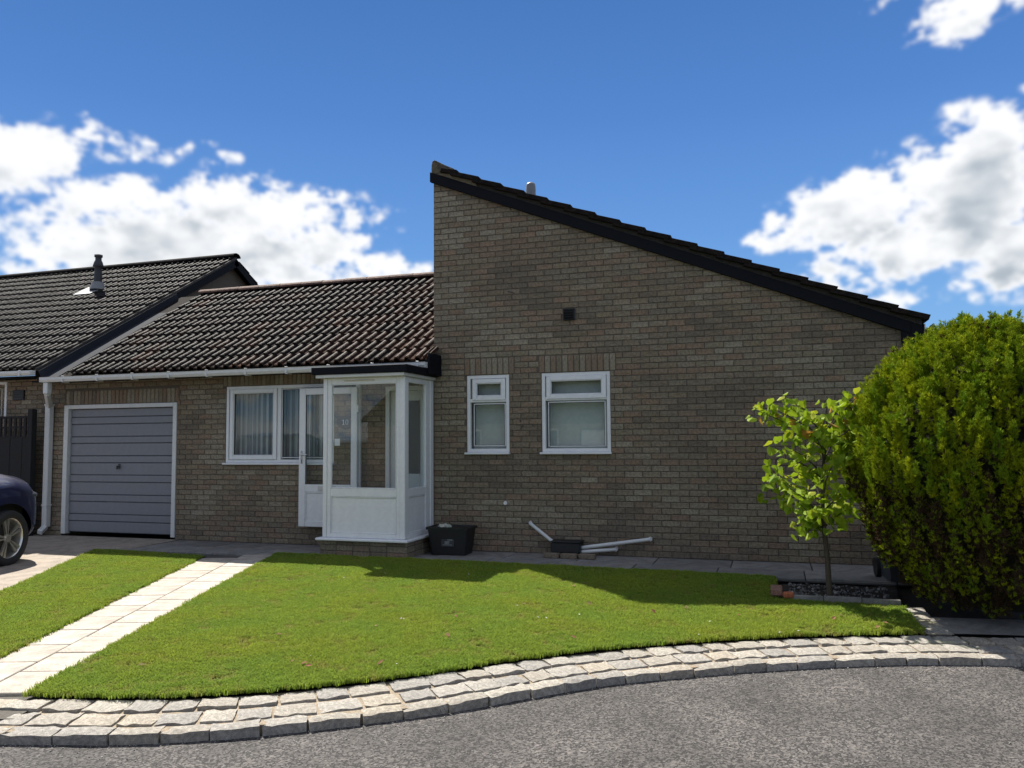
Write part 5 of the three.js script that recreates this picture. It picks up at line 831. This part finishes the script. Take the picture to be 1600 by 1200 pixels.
// ================================================================ house across the road, behind the camera: it shows mirrored in the windows
{
  const O = thing('opposite_house', 'house across the road with white garage door, seen only mirrored in the windows', 'house', [0, -0.32, 20.5]);
  mesh('wall', merge([cbox(-11, -2.75, 0, 2.5, 0, 0.2, 0.01), cbox(0.15, 4.2, 0, 2.5, 0, 0.2, 0.01), cbox(-2.75, 0.15, 2.1, 2.5, 0, 0.2, 0.01), cbox(-11, -10.8, 0, 2.5, 0.2, 7, 0.01), cbox(4.0, 4.2, 0, 2.5, 0.2, 7, 0.01), cbox(-11, 4.2, 0, 2.5, 7, 7.2, 0.01)]), std(0.24, 0.18, 0.13, 0.95, { map: tBr }), O);
  mesh('roof', prismX([[-0.08, 2.42], [3.6, 4.2], [7.3, 2.42], [7.3, 2.5], [3.6, 4.3], [-0.08, 2.5]], -11.3, 4.5), tileMats[0], O);
  const d = mesh('garage_door', cbox(-2.75, 0.15, 0, 2.1, 0.08, 0.12, 0.005), M.upvcOld, O); for (let k = 0; k < 14; k++) mesh('panel', cbox(-2.72, 0.12, 0.03 + k * 0.147, 0.165 + k * 0.147, 0.05, 0.085, 0.008), M.upvc, d);
  for (const x of [-8.6, -5.4]) { const w = mesh('window', merge([cbox(x, x + 1.8, 0.95, 2.1, -0.03, -0.005, 0.004)]), M.upvc, O); for (const k of [0, 1]) mesh('pane', cbox(x + 0.07 + k * 0.87, x + 0.86 + k * 0.87, 1.03, 2.03, -0.036, -0.031, 0.001), std(0.02, 0.025, 0.03, 0.08), w); }
  const L = thing('street_lamp', 'thin street lamp across the road, seen only mirrored in the wider window', 'lamp post', [-3.55, -0.32, 18.6]);
  mesh('column', merge([bar([0, 0, 0], [0, 1.0, 0], 0.075, 0.07), bar([0, 1.0, 0], [0, 5.0, 0], 0.045, 0.035)]), M.zinc, L); mesh('lantern', cbox(-0.12, 0.12, 5.0, 5.12, -0.3, 0.3, 0.03), M.zinc, L);
}

// ================================================================ parked car
{
  const C = thing('parked_car', 'dark blue car on the driveway, front corner and spoked wheel showing', 'car', [-5.42, -0.132, 3.80]);
  // car frame: nose towards -z, width along x; loft of rounded sections
  const paint = new THREE.MeshPhysicalMaterial({ color: col(0.003, 0.006, 0.045), roughness: 0.4, metalness: 0.3, clearcoat: 1, clearcoatRoughness: 0.04, side: THREE.DoubleSide });
  const S = [[-1.90, 0.40, 0.66, 0.48], [-1.87, 0.28, 0.86, 0.62], [-1.81, 0.23, 0.99, 0.73], [-1.69, 0.20, 1.09, 0.815], [-1.45, 0.20, 1.135, 0.865], [-1.1, 0.2, 1.165, 0.885], [-0.75, 0.2, 1.19, 0.89], [0, 0.2, 1.20, 0.895], [1.0, 0.2, 1.20, 0.89], [1.7, 0.2, 1.18, 0.87], [2.0, 0.26, 1.08, 0.82], [2.1, 0.36, 0.9, 0.74]];
  const loft = (S, pw, flatTop) => { const n = 40, rows = S.map(([z, y0, y1, w]) => { const o = []; for (let i = 0; i < n; i++) { const a = (i / n) * 2 * Math.PI, ca = Math.cos(a), sa = Math.sin(a), e = 2 / pw; o.push([Math.sign(ca) * Math.pow(Math.abs(ca), e) * w * (sa > 0 ? 1 - flatTop * sa * sa * sa : 1 - 0.05 * sa * sa), (y0 + y1) / 2 + Math.sign(sa) * Math.pow(Math.abs(sa), e) * (y1 - y0) / 2, z]); } return o; }), idx = [], pos = rows.flat(2); for (let r = 0; r + 1 < rows.length; r++) for (let i = 0; i < n; i++) { const j = (i + 1) % n, a = r * n + i, b = r * n + j, c = a + n, e = b + n; idx.push(a, c, b, b, c, e); } const add = (r, flip) => { const ci = pos.length / 3; pos.push(0, (S[r][1] + S[r][2]) / 2, S[r][0] + (flip ? -0.02 : 0.02)); for (let i = 0; i < n; i++) { const j = (i + 1) % n; if (flip) idx.push(ci, r * n + i, r * n + j); else idx.push(ci, r * n + j, r * n + i); } }; add(0, true); add(rows.length - 1, false); const g = new THREE.BufferGeometry(); g.setAttribute('position', new THREE.Float32BufferAttribute(pos, 3)); g.setIndex(idx); g.computeVertexNormals(); g.setAttribute('uv', new THREE.Float32BufferAttribute(new Float32Array(pos.length / 3 * 2), 2)); return g; };
  const wz = -1.29, wz2 = 1.32, wr = 0.335;
  let body = new Brush(loft(S, 3.6, 0.10)); body.updateMatrixWorld();
  const ev = new Evaluator(); ev.useGroups = false;
  for (const z of [wz, wz2]) { const cy = new THREE.CylinderGeometry(0.40, 0.40, 2.4, 40); cy.rotateZ(Math.PI / 2); const b = new Brush(cy); b.position.set(0, wr + 0.02, z); b.updateMatrixWorld(); body = ev.evaluate(body, b, SUBTRACTION); body.updateMatrixWorld(); }
  mesh('body', toCreasedNormals(body.geometry.index ? body.geometry.toNonIndexed() : body.geometry, 0.7), paint, C);
  mesh('inner_arches', (() => { const a = cbox(-0.62, 0.62, 0.24, 0.80, -1.75, 1.75, 0.05); return a; })(), M.seal, C);
  const G = [[-0.95, 1.08, 1.17, 0.72], [-0.55, 1.08, 1.40, 0.70], [-0.1, 1.08, 1.58, 0.66], [0.5, 1.08, 1.65, 0.65], [1.2, 1.08, 1.62, 0.64], [1.75, 1.08, 1.48, 0.62], [2.0, 1.05, 1.20, 0.62]];
  mesh('cabin_glass', flat(loft(G, 4, 0.22)), new THREE.MeshPhysicalMaterial({ color: col(0.01, 0.012, 0.014), roughness: 0.05, clearcoat: 1, side: THREE.DoubleSide }), C);
  mesh('roof_panel', (() => { const g = flat(loft([[-0.05, 1.58, 1.62, 0.56], [0.5, 1.62, 1.665, 0.575], [1.2, 1.60, 1.64, 0.56], [1.7, 1.48, 1.52, 0.52]], 4, 0.1)); return g; })(), paint, C);
  for (const [sx, z, st] of [[1, wz, 0.24], [-1, wz, 0.24], [1, wz2, 0], [-1, wz2, 0]]) {
    const w = new THREE.Group(); w.name = 'wheel'; C.add(w); w.position.set(sx * 0.80, wr, z); w.rotation.y = st + (sx < 0 ? Math.PI : 0);   // outer face towards +x
    const ty = new THREE.LatheGeometry([[0.235, -0.10], [0.29, -0.11], [0.325, -0.10], [wr, -0.075], [wr, 0.075], [0.325, 0.10], [0.29, 0.11], [0.245, 0.10], [0.235, 0.07]].map(([r, y]) => new THREE.Vector2(r, y)), 48).toNonIndexed(); ty.rotateZ(-Math.PI / 2); mesh('tyre', ty, std(0.014, 0.014, 0.015, 0.85), w);
    const alloy = new THREE.MeshStandardMaterial({ color: col(0.62, 0.60, 0.55), roughness: 0.3, metalness: 0.85, side: THREE.DoubleSide });
    const rim = []; const rg = new THREE.LatheGeometry([[0.20, -0.09], [0.225, 0.06], [0.238, 0.085], [0.252, 0.092], [0.25, 0.082]].map(([r, y]) => new THREE.Vector2(r, y)), 48).toNonIndexed(); rg.rotateZ(-Math.PI / 2); rim.push(rg);
    for (let k = 0; k < 5; k++) for (const s of [-1, 1]) { const a = (k / 5) * 2 * Math.PI + 0.2, sp = []; const A0 = a + s * 0.32, A1 = a + s * 0.16; const P = (r, an, x) => [x, r * Math.cos(an), r * Math.sin(an)]; const i0 = P(0.04, a + s * 0.1, 0.065), i1 = P(0.05, A0 * 1, 0.065), o0 = P(0.236, a + s * 0.05, 0.078), o1 = P(0.236, a + s * 0.23, 0.078), b = -0.025; const sh = (p) => [p[0] + b, p[1], p[2]]; const Q = [i0, i1, o1, o0], pos = []; const quad = (a1, b1, c1, d1) => pos.push(...a1, ...b1, ...c1, ...a1, ...c1, ...d1); quad(...Q); for (let e = 0; e < 4; e++) quad(Q[e], Q[(e + 1) % 4], sh(Q[(e + 1) % 4]), sh(Q[e])); const g = new THREE.BufferGeometry(); g.setAttribute('position', new THREE.Float32BufferAttribute(pos, 3)); g.computeVertexNormals(); g.setAttribute('uv', new THREE.Float32BufferAttribute(new Float32Array(pos.length / 3 * 2), 2)); rim.push(g); }
    const hub = new THREE.CylinderGeometry(0.045, 0.055, 0.03, 20).toNonIndexed(); hub.rotateZ(-Math.PI / 2); hub.translate(0.06, 0, 0); rim.push(hub);
    mesh('rim', merge(rim), alloy, w);
    const disc = new THREE.CylinderGeometry(0.15, 0.15, 0.02, 28).toNonIndexed(); disc.rotateZ(Math.PI / 2); disc.translate(-0.02, 0, 0); mesh('brake_disc', disc, std(0.05, 0.05, 0.05, 0.5, { metalness: 0.6 }), w);
  }
  for (const s of [-1, 1]) mesh('headlight', (() => { const g = new THREE.SphereGeometry(1, 20, 14).toNonIndexed(); g.scale(0.13, 0.055, 0.2); g.rotateY(s * 0.55); g.translate(s * 0.66, 0.83, -1.70); return g; })(), new THREE.MeshPhysicalMaterial({ color: col(0.05, 0.055, 0.065), roughness: 0.1, clearcoat: 1 }), C);
}

renderer.render(scene, camera);
